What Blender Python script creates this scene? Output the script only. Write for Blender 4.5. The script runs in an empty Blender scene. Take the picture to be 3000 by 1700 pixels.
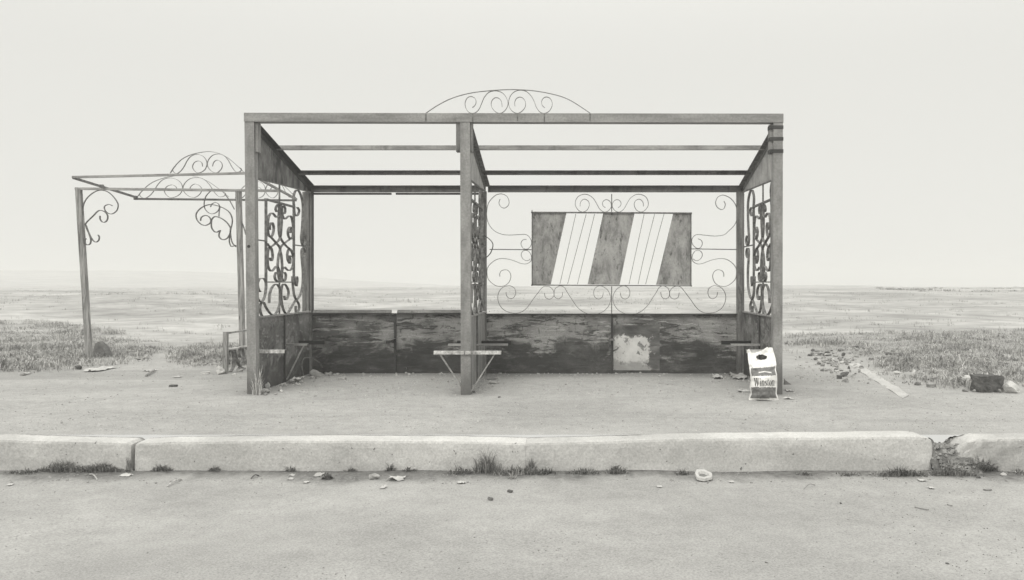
import bpy, math, random
from mathutils import Vector, noise as mnoise
R = math.radians
scene = bpy.context.scene
COL = scene.collection
rnd = random.Random(7)

# ------------------------------------------------------------------ measure
F, VX, VY, E = 2544.0, 1680.0, 830.0, 1.025      # focal length / principal point (px of a 3000 px wide picture), eye height
ROADZ = -0.213
YF, YB = 8.0, 9.85                                 # front and back plane of the shelter
def P(x, y, Y): return Vector(((x - VX) * Y / F, Y, E - (y - VY) * Y / F))
def G(x, y, z=0.0):
    Y = (E - z) * F / (y - VY)
    return Vector(((x - VX) * Y / F, Y, z))
def S(x, y, X):
    Y = X * F / (x - VX)
    return Vector((X, Y, E - (y - VY) * Y / F))

# ------------------------------------------------------------------ nodes
def g(v, w=1.0): return (v, v * (1 - .012 * w), v * (1 - .035 * w), 1)
class NT:
    def __init__(s, name, rough=.85, spec=.25):
        s.m = bpy.data.materials.new(name); s.m.use_nodes = True
        s.t = s.m.node_tree; s.n = s.t.nodes; s.l = s.t.links
        s.b = s.n['Principled BSDF']; s.b.inputs['Roughness'].default_value = rough
        s.b.inputs['Specular IOR Level'].default_value = spec
        tc = s.n.new('ShaderNodeTexCoord'); oi = s.n.new('ShaderNodeObjectInfo')
        mul = s.n.new('ShaderNodeMath'); mul.operation = 'MULTIPLY'; mul.inputs[1].default_value = 37.0
        s.l.new(oi.outputs['Random'], mul.inputs[0])
        add = s.n.new('ShaderNodeVectorMath'); add.operation = 'ADD'
        s.l.new(tc.outputs['Object'], add.inputs[0]); s.l.new(mul.outputs[0], add.inputs[1])
        s.co = add.outputs[0]; s.obj = tc.outputs['Object']; s.rand = oi.outputs['Random']
        geo = s.n.new('ShaderNodeNewGeometry'); s.pos = geo.outputs['Position']
    def noise(s, scale=1, st=(1, 1, 1), detail=6, rough=.6, dist=0, co=None):
        mp = s.n.new('ShaderNodeMapping'); mp.inputs['Scale'].default_value = st
        s.l.new(co or s.co, mp.inputs['Vector'])
        n = s.n.new('ShaderNodeTexNoise'); n.inputs['Scale'].default_value = scale
        n.inputs['Detail'].default_value = detail; n.inputs['Roughness'].default_value = rough
        n.inputs['Distortion'].default_value = dist
        s.l.new(mp.outputs[0], n.inputs['Vector']); return n.outputs[0]
    def vor(s, scale, st=(1, 1, 1), co=None):
        mp = s.n.new('ShaderNodeMapping'); mp.inputs['Scale'].default_value = st
        s.l.new(co or s.co, mp.inputs['Vector'])
        n = s.n.new('ShaderNodeTexVoronoi'); n.inputs['Scale'].default_value = scale
        s.l.new(mp.outputs[0], n.inputs['Vector']); return n.outputs['Distance']
    def ramp(s, fac, stops):
        r = s.n.new('ShaderNodeValToRGB'); e = r.color_ramp.elements
        while len(e) < len(stops): e.new(.5)
        for k, (p, c) in enumerate(stops):
            e[k].position = p; e[k].color = c if isinstance(c, tuple) else (c, c, c, 1)
        s.l.new(fac, r.inputs[0]); return r.outputs[0]
    def mix(s, fac, a, b, mode='MIX'):
        m = s.n.new('ShaderNodeMix'); m.data_type = 'RGBA'; m.blend_type = mode
        for sock, v in ((m.inputs[0], fac), (m.inputs[6], a), (m.inputs[7], b)):
            if hasattr(v, 'links'): s.l.new(v, sock)
            else: sock.default_value = v
        return m.outputs[2]
    def math(s, op, a, b=0.0, c=None):
        m = s.n.new('ShaderNodeMath'); m.operation = op
        for k, v in enumerate((a, b) if c is None else (a, b, c)):
            if hasattr(v, 'links'): s.l.new(v, m.inputs[k])
            else: m.inputs[k].default_value = v
        return m.outputs[0]
    def xyz(s, co):
        x = s.n.new('ShaderNodeSeparateXYZ'); s.l.new(co, x.inputs[0]); return x.outputs
    def attr(s, name):
        a = s.n.new('ShaderNodeAttribute'); a.attribute_name = name; return a.outputs['Fac']
    def smooth(s, v, a, b):
        m = s.n.new('ShaderNodeMapRange'); m.interpolation_type = 'SMOOTHSTEP'
        m.inputs[1].default_value = a; m.inputs[2].default_value = b
        s.l.new(v, m.inputs[0]); return m.outputs[0]
    def done(s, col, bump=None, strength=.3, dist=.01):
        s.l.new(col, s.b.inputs['Base Color'])
        if bump is not None:
            b = s.n.new('ShaderNodeBump'); b.inputs['Strength'].default_value = strength
            b.inputs['Distance'].default_value = dist
            s.l.new(bump, b.inputs['Height']); s.l.new(b.outputs[0], s.b.inputs['Normal'])
        return s.m
MUL = 'MULTIPLY'

def mat_painted(name, lo, hi, streak=(6, 6, .7), stain=.5, stainpos=.60, rough=.7, foot=False):
    t = NT(name, rough, .3)
    big = t.noise(3, streak, 5, .6)
    c = t.ramp(big, [(.37, g(lo)), (.63, g(hi))])
    fine = t.noise(60, (1, 1, 1), 4, .6)
    c = t.mix(.35, c, t.ramp(fine, [(.36, .6), (.64, 1.3)]), MUL)
    st = t.noise(2.2, (3, 3, 1), 8, .72, .6)
    c = t.mix(t.ramp(st, [(stainpos, 0.0), (stainpos + .13, stain)]), c, g(lo * .30, 1.6))
    if foot:      # mud splashed up the foot
        z = t.xyz(t.pos)[2]
        sp = t.smooth(t.math('SUBTRACT', z, t.math('MULTIPLY', t.noise(7, (1, 1, .6), 6, .7), .5)), .10, -.20)
        c = t.mix(t.math('MULTIPLY', sp, .75), c, g(lo * .45, 1.4))
    return t.done(c, fine, .25, .004)
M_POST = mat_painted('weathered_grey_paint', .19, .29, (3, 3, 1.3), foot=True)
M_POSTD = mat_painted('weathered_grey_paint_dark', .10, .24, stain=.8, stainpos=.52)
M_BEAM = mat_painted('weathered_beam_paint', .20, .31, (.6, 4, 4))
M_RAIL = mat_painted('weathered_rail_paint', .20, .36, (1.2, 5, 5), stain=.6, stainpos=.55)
M_RAILD = mat_painted('shaded_rail_paint', .10, .19, (.8, 5, 5), stain=.7, stainpos=.5)  # darker copy of the rail paint, underside shade put into the colour
M_DARK = mat_painted('rust_black_steel', .030, .060, (2, 2, 2))
M_BLACK = mat_painted('backlit_black_steel', .008, .018, (2, 2, 2))  # backlit shade of the rear seat brackets put into the colour
M_IRON = mat_painted('rusty_strip_iron', .08, .20, (9, 9, 9))
M_IRONT = mat_painted('thin_rod_iron', .16, .28, (9, 9, 9))
M_GABLE = mat_painted('scraped_gable_sheet', .05, .19, (2.0, 2.6, 1.6), stain=.9, stainpos=.50)
M_GABLEL = mat_painted('pale_gable_sheet', .26, .42, (2.0, 2.6, 1.6), stain=.6, stainpos=.58)
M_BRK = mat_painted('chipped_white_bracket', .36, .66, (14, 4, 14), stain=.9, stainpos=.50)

def mat_panel(name, lo, mid, hi, st, thr=.30):
    """old paint scraped sideways, a dirt coat over the lower half with a ragged edge"""
    t = NT(name, .75, .3)
    big = t.noise(1.5, (1, 1, 1.7), 6, .62, .5)
    c = t.ramp(big, [(.38, g(mid * .75)), (.48, g(mid * 1.35)), (.54, g(hi * .85)), (.62, g(hi * 1.1))])
    drip = t.noise(8.0, (2.6, 2.6, .9), 7, .75, .4)
    c = t.mix(t.ramp(drip, [(.58, 0.0), (.63, .8)]), c, g(lo, 1.5))
    sc = t.noise(4.2, (st[0] * .8, st[1] * .8, st[2] * .9), 8, .74, .5)
    c = t.mix(t.ramp(sc, [(.52, 0.0), (.58, .88)]), c, g(lo, 1.5))
    sm = t.noise(6.5, (st[0] * .6, st[1] * .6, st[2] * 1.2), 8, .74, .5)
    c = t.mix(t.ramp(sm, [(.54, 0.0), (.60, .85)]), c, g(hi * 1.5))
    z = t.xyz(t.pos)[2]
    edge = t.ramp(t.noise(1.9, (1.2, 1.2, 1.6), 5, .6, 1.2), [(.36, 0), (.64, 1)])
    low = t.math('SUBTRACT', z, t.math('ADD', t.math('MULTIPLY', edge, .30), .13))
    dirt = t.smooth(low, .07, -.07)
    dk = t.ramp(t.noise(4, (1, 1, 2), 8, .7), [(.36, g(lo * .8, 1.5)), (.52, g(lo * 1.3, 1.5)), (.66, g(lo * 3))])
    c = t.mix(t.math('MULTIPLY', dirt, .9), c, dk)
    f = t.noise(90, (1, 1, 1), 3, .6)
    c = t.mix(.6, c, t.ramp(f, [(.3, .65), (.75, 1.25)]), MUL)
    chips = t.noise(16, (1, 1, 2.2), 6, .75, .3)
    c = t.mix(t.ramp(chips, [(.66, 0.0), (.70, .55)]), c, g(hi * .9))
    return t.done(c, f, .3, .004)
M_BACKL = mat_panel('scraped_dark_panel', .024, .085, .24, (1, 1, 4.2))
M_BACKR = mat_panel('scraped_grey_panel', .034, .145, .29, (1, 1, 4.0))
M_SIDE = mat_panel('stained_side_panel', .055, .095, .20, (2.2, 2.2, 2.0))
M_SIDEL = mat_painted('pale_partition_sheet', .17, .30, (3, 3, .8), stain=.6, stainpos=.55)

def mat_patch():
    t = NT('flaking_white_patch', .8, .2)
    x, y, z = t.xyz(t.obj)
    n = t.noise(9, (1, 1, 1), 7, .7)
    top = t.smooth(t.math('ADD', z, t.math('MULTIPLY', n, .30)), .585, .55)
    right = t.smooth(t.math('ADD', x, t.math('MULTIPLY', n, .60)), .73, .68)
    low = t.smooth(t.math('ADD', z, t.math('MULTIPLY', n, .4)), .24, .36)
    mask = t.math('MULTIPLY', t.math('MULTIPLY', top, right), t.math('MAXIMUM', low, .45))
    ch = t.noise(9, (1, 1, .8), 7, .7, .5)
    mask = t.math('MULTIPLY', mask, t.ramp(ch, [(.41, .1), (.45, 1.0)]))
    a = t.noise(2.6, (1, 1, 4), 9, .68, .9)
    base = t.ramp(a, [(.3, g(.05)), (.5, g(.12)), (.7, g(.26))])
    c = t.mix(mask, base, t.ramp(t.noise(5, (1, 1, 1), 5, .6), [(.3, g(.50)), (.7, g(.72))]))
    return t.done(c, n, .2, .003)
M_PATCH = mat_patch()

def mat_sign():
    t = NT('streaked_sign_sheet', .7, .3)
    a = t.noise(4.0, (2, 1, .9), 8, .72, .3)
    c = t.ramp(a, [(.38, g(.19)), (.5, g(.33)), (.62, g(.44))])
    d = t.noise(12, (1.8, 1, .6), 8, .78, .4)
    c = t.mix(t.ramp(d, [(.55, 0.0), (.62, .85)]), c, g(.06, 1.6))
    f = t.noise(80, (1, 1, .5), 4, .7)
    c = t.mix(.6, c, t.ramp(f, [(.3, .65), (.75, 1.2)]), MUL)
    return t.done(c, f, .3, .004)
M_SIGN = mat_sign()

def mat_wood():
    t = NT('grey_weathered_timber', .9, .15)
    a = t.noise(9, (5, 5, .35), 8, .7, .4)
    c = t.ramp(a, [(.36, g(.10)), (.5, g(.27)), (.64, g(.40))])
    k = t.noise(7, (3, 3, .8), 5, .6, 1.2)
    c = t.mix(t.ramp(k, [(.60, 0.0), (.72, .8)]), c, g(.05, 1.5))
    return t.done(c, a, .4, .006)
M_WOOD = mat_wood()

def mat_concrete(name, lo, hi, dirt=.5, edge=0.0):
    t = NT(name, .95, .1)
    a = t.noise(1.6, (1, 1, 2.2), 7, .62, .4)
    c = t.ramp(a, [(.38, g(lo)), (.62, g(hi))])
    f = t.noise(70, (1, 1, 1), 5, .7)
    c = t.mix(.45, c, t.ramp(f, [(.36, .66), (.64, 1.28)]), MUL)
    v = t.noise(3.2, (1.2, 1.2, .6), 9, .75, .3)
    c = t.mix(t.ramp(v, [(.62, 0.0), (.74, dirt)]), c, g(lo * .45))
    sp = t.noise(38, (1, 1, 1), 3, .55)
    c = t.mix(t.ramp(sp, [(.69, 0.0), (.73, .75)]), c, g(.07))
    return t.done(c, f, .5, .008)
M_KERB = mat_concrete('pale_concrete', .44, .58, .45)
M_KERBR = mat_concrete('broken_dirty_concrete', .34, .54, .8)
M_EDGE = mat_concrete('pale_edging_concrete', .42, .52, .2)

def mat_road():
    t = NT('dusty_road', .95, .1)
    a = t.noise(.8, (.8, 1, 1), 7, .62, .3)
    c = t.ramp(a, [(.38, g(.30)), (.62, g(.37))])
    b = t.noise(7, (1, 1, 1), 7, .7)
    c = t.mix(.35, c, t.ramp(b, [(.36, .78), (.64, 1.16)]), MUL)
    f = t.noise(95, (1, 1, 1), 4, .75)
    c = t.mix(.8, c, t.ramp(f, [(.34, .70), (.5, 1.0), (.66, 1.28)]), MUL)
    sp = t.noise(30, (1, 1, 1), 3, .5)
    c = t.mix(t.ramp(sp, [(.71, 0.0), (.75, .6)]), c, g(.12))
    y = t.xyz(t.pos)[1]
    e = t.noise(1.3, (1, .5, 1), 6, .7)
    gut = t.smooth(t.math('ADD', y, t.math('MULTIPLY', t.ramp(e, [(.36, 0), (.64, 1)]), .30)), 5.52, 5.80)
    soil = t.ramp(t.noise(22, (1, 1, 1), 6, .7), [(.3, g(.06)), (.7, g(.22))])
    c = t.mix(t.math('MULTIPLY', gut, .88), c, soil)
    return t.done(c, f, .5, .006)
M_ROAD = mat_road()

def mat_ground():
    t = NT('dusty_gravel_and_dry_field', .95, .1)
    px, py, pz = t.xyz(t.pos)
    a = t.noise(.8, (.8, 1, 1), 7, .62, .3, co=t.pos)
    c = t.ramp(a, [(.38, g(.315)), (.62, g(.385))])
    b = t.noise(8, (1, 1, 1), 7, .7, co=t.pos)
    c = t.mix(.45, c, t.ramp(b, [(.36, .76), (.64, 1.18)]), MUL)
    f = t.noise(80, (1, 1, 1), 4, .75, co=t.pos)
    c = t.mix(.8, c, t.ramp(f, [(.34, .66), (.5, 1.0), (.66, 1.32)]), MUL)
    w = t.noise(34, (1, 1, 1), 2, .5, co=t.pos)
    c = t.mix(t.ramp(w, [(.68, 0.0), (.72, .6)]), c, g(.50))
    # field
    d = t.noise(.13, (.8, 1.2, 1), 9, .70, .5, co=t.pos)
    fc = t.ramp(d, [(.36, g(.26)), (.46, g(.335)), (.52, g(.39)), (.60, g(.45))])
    d2 = t.noise(1.3, (.8, 1.0, 1), 7, .72, co=t.pos)
    fc = t.mix(.7, fc, t.ramp(d2, [(.36, .62), (.62, 1.22)]), MUL)
    e = t.noise(.55, (1, 1, 1), 6, .65, co=t.pos)
    fm = t.smooth(t.math('ADD', py, t.math('MULTIPLY', e, 5)), 12.8, 15.5)
    c = t.mix(fm, c, fc)
    soil = t.ramp(t.noise(9, (1, 1, 1), 6, .7, co=t.pos), [(.37, g(.16)), (.63, g(.36))])
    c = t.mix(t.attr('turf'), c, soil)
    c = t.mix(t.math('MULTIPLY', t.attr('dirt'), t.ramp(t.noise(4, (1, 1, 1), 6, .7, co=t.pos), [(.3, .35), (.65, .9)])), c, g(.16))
    return t.done(c, f, .5, .006)
M_GROUND = mat_ground()

def mat_grass(name, stops, sc=3.0):
    t = NT(name, .9, .1)
    a = t.noise(sc, (1, 1, .3), 5, .7, co=t.pos)
    c = t.ramp(a, stops)
    f = t.noise(130, (1, 1, .05), 2, .6, co=t.pos)
    c = t.mix(.9, c, t.ramp(f, [(.35, .66), (.5, 1.0), (.66, 1.5)]), MUL)
    return t.done(c)
M_GRASS = mat_grass('verge_grass', [(.38, g(.19)), (.5, g(.34)), (.62, g(.52))])
M_FGRASS = mat_grass('dry_field_grass', [(.36, g(.24)), (.5, g(.34)), (.64, g(.44))], .5)
M_WEED = mat_grass('dark_weed', [(.37, g(.13)), (.63, g(.36))])
M_STRAW = mat_grass('pale_straw', [(.35, g(.34)), (.65, g(.5))])

def mat_stone(name, lo, hi):
    t = NT(name, .92, .12)
    a = t.noise(14, (1, 1, 1), 7, .7)
    c = t.ramp(a, [(.3, g(lo)), (.7, g(hi))])
    c = t.mix(1.0, c, t.ramp(t.rand, [(0, .72), (1, 1.2)]), MUL)
    return t.done(c, a, .6, .01)
M_STW = mat_stone('chalky_white_stone', .36, .60)
M_STG = mat_stone('grey_stone', .17, .36)
M_STD = mat_stone('dark_stone', .07, .18)
M_BLOCK = mat_stone('rough_dark_block', .05, .20)
M_PEB = mat_stone('mixed_pebbles', .20, .55)
def mat_plain(name, v, rough, var=.1, spec=.3, sc=12):
    t = NT(name, rough, spec)
    a = t.noise(sc, (1, 1, 1), 6, .65)
    return t.done(t.ramp(a, [(.3, g(v * (1 - var))), (.7, g(v * (1 + var)))]), a, .3, .004)
M_PAPER = mat_plain('bleached_paper', .46, .9, .25)
M_PAPERG = mat_plain('dirty_paper', .42, .9, .25)
M_BAGW = mat_plain('white_plastic_film', .78, .45, .05, .4)
M_BAGD = mat_plain('printed_dark_film', .16, .5, .35, .4, 26)
M_INK = mat_plain('black_ink', .035, .6)
M_HOLE = mat_plain('bag_inside_shade', .03, .9)

# ------------------------------------------------------------------ objects
def wloc(o):
    v = Vector((0, 0, 0))
    while o is not None:
        v += o.location; o = o.parent
    return v
def tag(o, label=None, cat=None, group=None, kind=None):
    if label: o['label'] = label
    if cat: o['category'] = cat
    if group: o['group'] = group
    if kind: o['kind'] = kind
    return o
def empty(name, loc):
    o = bpy.data.objects.new(name, None); o.empty_display_size = .2
    COL.objects.link(o); o.location = loc; return o
class MB:
    def __init__(s): s.v = []; s.f = []; s.mi = []; s.a = None
    def quad(s, *p, mi=0):
        n = len(s.v); s.v += [Vector(q) for q in p]; s.f.append(tuple(range(n, n + len(p)))); s.mi.append(mi)
    def hexa(s, p, mi=0):
        n = len(s.v); s.v += [Vector(q) for q in p]
        for f in ((0, 3, 2, 1), (4, 5, 6, 7), (0, 1, 5, 4), (1, 2, 6, 5), (2, 3, 7, 6), (3, 0, 4, 7)):
            s.f.append(tuple(n + k for k in f)); s.mi.append(mi)
    def box(s, x0, x1, y0, y1, z0, z1, mi=0):
        s.hexa([(x0, y0, z0), (x1, y0, z0), (x1, y1, z0), (x0, y1, z0), (x0, y0, z1), (x1, y0, z1), (x1, y1, z1), (x0, y1, z1)], mi)
    def bar(s, a, b, w, h, side=None):
        """box from a to b, w across (side axis), h along the third axis"""
        a = Vector(a); b = Vector(b); d = (b - a).normalized()
        sd = Vector(side) if side else Vector((0, 1, 0))
        sd = (sd - d * sd.dot(d)).normalized(); up = d.cross(sd)
        q = []
        for c in (a, b):
            q += [c - sd * w / 2 - up * h / 2, c + sd * w / 2 - up * h / 2, c + sd * w / 2 + up * h / 2, c - sd * w / 2 + up * h / 2]
        s.hexa(q)
    def tube(s, pts, r, n=6, taper=None):
        pts = [Vector(p) for p in pts]; base = len(s.v); m = len(pts)
        for k, p in enumerate(pts):
            d = (pts[min(k + 1, m - 1)] - pts[max(k - 1, 0)]).normalized()
            u = d.cross(Vector((0, 0, 1)));
            if u.length < .1: u = d.cross(Vector((0, 1, 0)))
            u.normalize(); w = d.cross(u)
            rr = r * (1 if taper is None else 1 + (taper - 1) * k / (m - 1))
            for j in range(n):
                an = 2 * math.pi * j / n; s.v.append(p + (u * math.cos(an) + w * math.sin(an)) * rr)
        for k in range(m - 1):
            for j in range(n):
                s.f.append((base + k * n + j, base + k * n + (j + 1) % n, base + (k + 1) * n + (j + 1) % n, base + (k + 1) * n + j)); s.mi.append(0)
        s.f.append(tuple(base + j for j in range(n))[::-1]); s.mi.append(0)
        s.f.append(tuple(base + (m - 1) * n + j for j in range(n))); s.mi.append(0)
    def strip(s, pts, nrm, width, thick):
        """flat iron strip bent along pts (all in one plane with normal nrm)"""
        nrm = Vector(nrm); base = len(s.v); m = len(pts)
        for k, p in enumerate(pts):
            d = (pts[min(k + 1, m - 1)] - pts[max(k - 1, 0)])
            if d.length < 1e-6: d = Vector((1, 0, 0))
            d.normalize(); t = d.cross(nrm).normalized()
            for a, b in ((-1, -1), (1, -1), (1, 1), (-1, 1)):
                s.v.append(p + nrm * a * width / 2 + t * b * thick / 2)
        for k in range(m - 1):
            for j in range(4):
                s.f.append((base + k * 4 + j, base + k * 4 + (j + 1) % 4, base + (k + 1) * 4 + (j + 1) % 4, base + (k + 1) * 4 + j)); s.mi.append(0)
        s.f.append((base + 3, base + 2, base + 1, base)); s.mi.append(0)
        e = base + (m - 1) * 4; s.f.append((e, e + 1, e + 2, e + 3)); s.mi.append(0)
    def build(s, name, mat, parent=None, loc=None, smooth=False):
        me = bpy.data.meshes.new(name)
        off = wloc(parent) if parent else Vector(loc or (0, 0, 0))
        me.from_pydata([v - off for v in s.v], [], s.f)
        for mm in (mat if isinstance(mat, (list, tuple)) else [mat]): me.materials.append(mm)
        if any(s.mi): me.polygons.foreach_set('material_index', s.mi)
        if smooth: me.polygons.foreach_set('use_smooth', [True] * len(me.polygons))
        me.update()
        o = bpy.data.objects.new(name, me); COL.objects.link(o)
        if parent: o.parent = parent
        else: o.location = off
        return o
def spline(pts, n=6):
    """Catmull-Rom through pts"""
    pts = [Vector(p) for p in pts]; out = []
    for k in range(len(pts) - 1):
        p0 = pts[max(k - 1, 0)]; p1 = pts[k]; p2 = pts[k + 1]; p3 = pts[min(k + 2, len(pts) - 1)]
        for j in range(n):
            t = j / n
            out.append(.5 * ((2 * p1) + (p2 - p0) * t + (2 * p0 - 5 * p1 + 4 * p2 - p3) * t * t + (3 * p1 - p0 - 3 * p2 + p3) * t ** 3))
    out.append(pts[-1]); return out
def crop(pts, ox, oy, sc): return [(ox + a / sc, oy + b / sc) for a, b in pts]

# ------------------------------------------------------------------ camera, sky, sun
cam = bpy.data.cameras.new('camera'); co = bpy.data.objects.new('camera', cam); COL.objects.link(co)
co.location = (0, 0, E); co.rotation_euler = (R(90), 0, 0)
cam.sensor_width = 36; cam.sensor_fit = 'HORIZONTAL'; cam.lens = F / 3000 * 36
cam.shift_x = -(VX - 1500) / 3000; cam.shift_y = -(850 - VY) / 3000
cam.clip_start = .05; cam.clip_end = 3000
scene.camera = co

SUN_EL, SUN_AZ = 40, 197       # degrees; azimuth clockwise from +Y: behind the camera, a little to the left
w = bpy.data.worlds.new('World'); scene.world = w; w.use_nodes = True
nt = w.node_tree; nd = nt.nodes; lk = nt.links
bg = nd['Background']; bg.inputs['Strength'].default_value = .1
sky = nd.new('ShaderNodeTexSky'); sky.sky_type = 'NISHITA'; sky.sun_disc = False
sky.sun_elevation = R(SUN_EL); sky.sun_rotation = R(SUN_AZ)
bw = nd.new('ShaderNodeRGBToBW'); lk.new(sky.outputs[0], bw.inputs[0])
tc = nd.new('ShaderNodeTexCoord'); sx = nd.new('ShaderNodeSeparateXYZ'); lk.new(tc.outputs['Generated'], sx.inputs[0])
mr = nd.new('ShaderNodeMapRange'); mr.interpolation_type = 'SMOOTHSTEP'
mr.inputs[1].default_value = .22; mr.inputs[2].default_value = .85; mr.inputs[3].default_value = 8.3; mr.inputs[4].default_value = 19.0
lk.new(sx.outputs[2], mr.inputs[0])
mx = nd.new('ShaderNodeMix'); mx.data_type = 'FLOAT'; mx.inputs[0].default_value = .06
lk.new(mr.outputs[0], mx.inputs[2]); lk.new(bw.outputs[0], mx.inputs[3])
tint = nd.new('ShaderNodeMix'); tint.data_type = 'RGBA'; tint.blend_type = 'MULTIPLY'; tint.inputs[0].default_value = 1
lk.new(mx.outputs[0], tint.inputs[6]); tint.inputs[7].default_value = (1.0, .994, .942, 1)
lk.new(tint.outputs[2], bg.inputs['Color'])
sl = bpy.data.lights.new('sun', 'SUN'); sl.energy = 1.2; sl.angle = R(32); sl.color = (1, .985, .92)
so = bpy.data.objects.new('sun', sl); COL.objects.link(so); so.location = (-10, -20, 30)
d = Vector((math.sin(R(SUN_AZ)) * math.cos(R(SUN_EL)), math.cos(R(SUN_AZ)) * math.cos(R(SUN_EL)), math.sin(R(SUN_EL))))
so.rotation_euler = d.to_track_quat('Z', 'Y').to_euler()
scene.view_settings.view_transform = 'Standard'; scene.view_settings.look = 'None'
scene.view_settings.exposure = 0; scene.view_settings.gamma = 1
scene.render.film_transparent = False
cy = scene.cycles
cy.use_denoising = True; cy.use_adaptive_sampling = False
cy.max_bounces = 6; cy.diffuse_bounces = 4; cy.glossy_bounces = 2; cy.volume_bounces = 2; cy.transparent_max_bounces = 8
cy.caustics_reflective = False; cy.caustics_refractive = False

# ------------------------------------------------------------------ ground
def ss(a, b, x):
    t = max(0, min(1, (x - a) / (b - a))); return t * t * (3 - 2 * t)
def nz(x, y, s, k=0): return mnoise.noise(Vector((x * s, y * s, k)))
def height(x, y):
    if y < 5.95: return 0.0
    near = ss(5.95, 6.3, y)
    h = .006 * near * (nz(x, y, 1.7) + .6 * nz(x, y, 5, 3))
    h += -.03 * math.exp(-((y - 7.1) / .5) ** 2) * near * .4
    f = ss(10.5, 60, y)
    h += .44 * f - .0030 * max(0, y - 72)
    und = ss(11, 26, y)
    h += und * (.07 * nz(x, y, .22, 1) + .16 * nz(x * .6, y, .07, 5) * ss(20, 50, y) + .035 * nz(x, y, .7, 9))
    # low rise on the left, far slope on the left
    h += .40 * math.exp(-((x + 17.5) / 7.5) ** 2 - ((y - 35) / 6) ** 2)
    h += 6.1 * ss(-20, -165, x) * math.exp(-((y - 330) / 80) ** 2)
    h += .25 * math.exp(-((x - 38) / 26) ** 2 - ((y - 75) / 9) ** 2)
    h += (.50 + .3 * nz(x, y * .3, .12, 40)) * math.exp(-((x - 42) / 11) ** 2 - ((y - 150) / 18) ** 2)
    h += .35 * math.exp(-((x + 6) / 26) ** 2 - ((y - 140) / 20) ** 2) * (1 + nz(x, 0, .09, 44))
    h += .10 * ss(45, 68, y) * ss(130, 80, y) * nz(x, y, .13, 51)
    # turf banks stand a hand above the trodden ground
    h += .05 * turf(x, y)
    return h
TURF = [  # outlines of the turf, px on the flat ground
    [(-260, 1093), (60, 1092), (160, 1090), (250, 1082), (330, 1070), (420, 1052), (468, 1034), (440, 1012), (360, 998), (330, 978), (240, 958), (100, 950), (-260, 946)],
    [(500, 1040), (530, 1060), (575, 1072), (640, 1078), (735, 1072), (735, 1020), (650, 1008), (560, 1014), (520, 1026)],
    [(2300, 1018), (2420, 1022), (2520, 1040), (2570, 1068), (2610, 1092), (2680, 1116), (2760, 1132), (2850, 1142), (3020, 1130), (3300, 1128), (3300, 972), (2800, 978), (2300, 984)]]
def toground(poly): return [(G(a, b).x, G(a, b).y) for a, b in poly]
TURFW = [toground(p) for p in TURF]
def inside(poly, x, y):
    c = False; n = len(poly)
    for i in range(n):
        x1, y1 = poly[i]; x2, y2 = poly[(i + 1) % n]
        if (y1 > y) != (y2 > y) and x < (x2 - x1) * (y - y1) / (y2 - y1) + x1: c = not c
    return c
def turf(x, y):
    if y < 8 or y > 26: return 0
    k = max(1.0, (y / 11) ** 2)
    x += .14 * k * nz(x, y, 3 / k, 2); y += .14 * k * nz(x, y, 3 / k, 8)
    s_ = 0
    for dx, dy in ((0, 0), (.12, 0), (-.12, 0), (0, .12), (0, -.12)):
        if any(inside(p, x + dx * k, y + dy * k) for p in TURFW): s_ += .2
    return s_ * (1 - .55 * ss(13, 24, y)) * min(1, max(.35, .75 + 1.1 * nz(x, y, .55, 31)))

def axis(a0, a1, step, far0, far1, grow=1.12):
    mid = [a0 + step * k for k in range(int((a1 - a0) / step) + 1)]
    lo = []; v = a0; st = step
    while v > far0: st *= grow; v -= st; lo.append(v)
    hi = []; v = mid[-1]; st = step
    while v < far1: st *= grow; v += st; hi.append(v)
    return lo[::-1] + mid + hi
xs = axis(-8.4, 5.4, .06, -440, 440, 1.09)
ys = [y for y in axis(5.87, 13.0, .06, 5.8, 440, 1.045) if y > 5.86]
gm = MB(); hv = {}
for y in ys:
    for x in xs: gm.v.append(Vector((x, y, height(x, y))))
nx = len(xs)
for j in range(len(ys) - 1):
    for i in range(nx - 1):
        gm.f.append((j * nx + i, j * nx + i + 1, (j + 1) * nx + i + 1, (j + 1) * nx + i)); gm.mi.append(0)
ground = gm.build('ground', M_GROUND, smooth=True); tag(ground, kind='structure')
at = ground.data.attributes.new('turf', 'FLOAT', 'POINT')
at.data.foreach_set('value', [.85 * turf(v.x, v.y) for v in gm.v])
TRACKS = [[(G(a, b).x, G(a, b).y) for a, b in t_] for t_ in ([(-100, 1176), (160, 1177), (280, 1193), (450, 1212), (800, 1221), (1300, 1212), (2000, 1222), (2700, 1232), (3100, 1230)], [(200, 1180), (700, 1172), (1000, 1168)], [(900, 1205), (1500, 1216), (2100, 1208)])]
def wallsoil(x, y):   # grit and litter along the shelter's walls, ground darker round the post feet
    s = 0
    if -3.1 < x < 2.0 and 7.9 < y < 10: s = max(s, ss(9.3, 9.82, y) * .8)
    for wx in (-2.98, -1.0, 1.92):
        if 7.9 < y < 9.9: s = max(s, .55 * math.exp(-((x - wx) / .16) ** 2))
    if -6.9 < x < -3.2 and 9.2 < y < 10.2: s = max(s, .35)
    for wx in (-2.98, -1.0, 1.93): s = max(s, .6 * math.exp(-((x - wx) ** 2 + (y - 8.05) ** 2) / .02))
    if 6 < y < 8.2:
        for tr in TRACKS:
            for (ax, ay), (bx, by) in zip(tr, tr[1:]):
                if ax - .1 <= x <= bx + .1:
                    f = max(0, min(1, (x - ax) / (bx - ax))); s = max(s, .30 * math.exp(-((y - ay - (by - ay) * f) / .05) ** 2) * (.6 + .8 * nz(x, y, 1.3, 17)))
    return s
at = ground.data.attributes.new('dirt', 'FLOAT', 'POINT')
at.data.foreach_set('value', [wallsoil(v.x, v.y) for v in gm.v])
def gz(x, y): return height(x, y)

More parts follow.
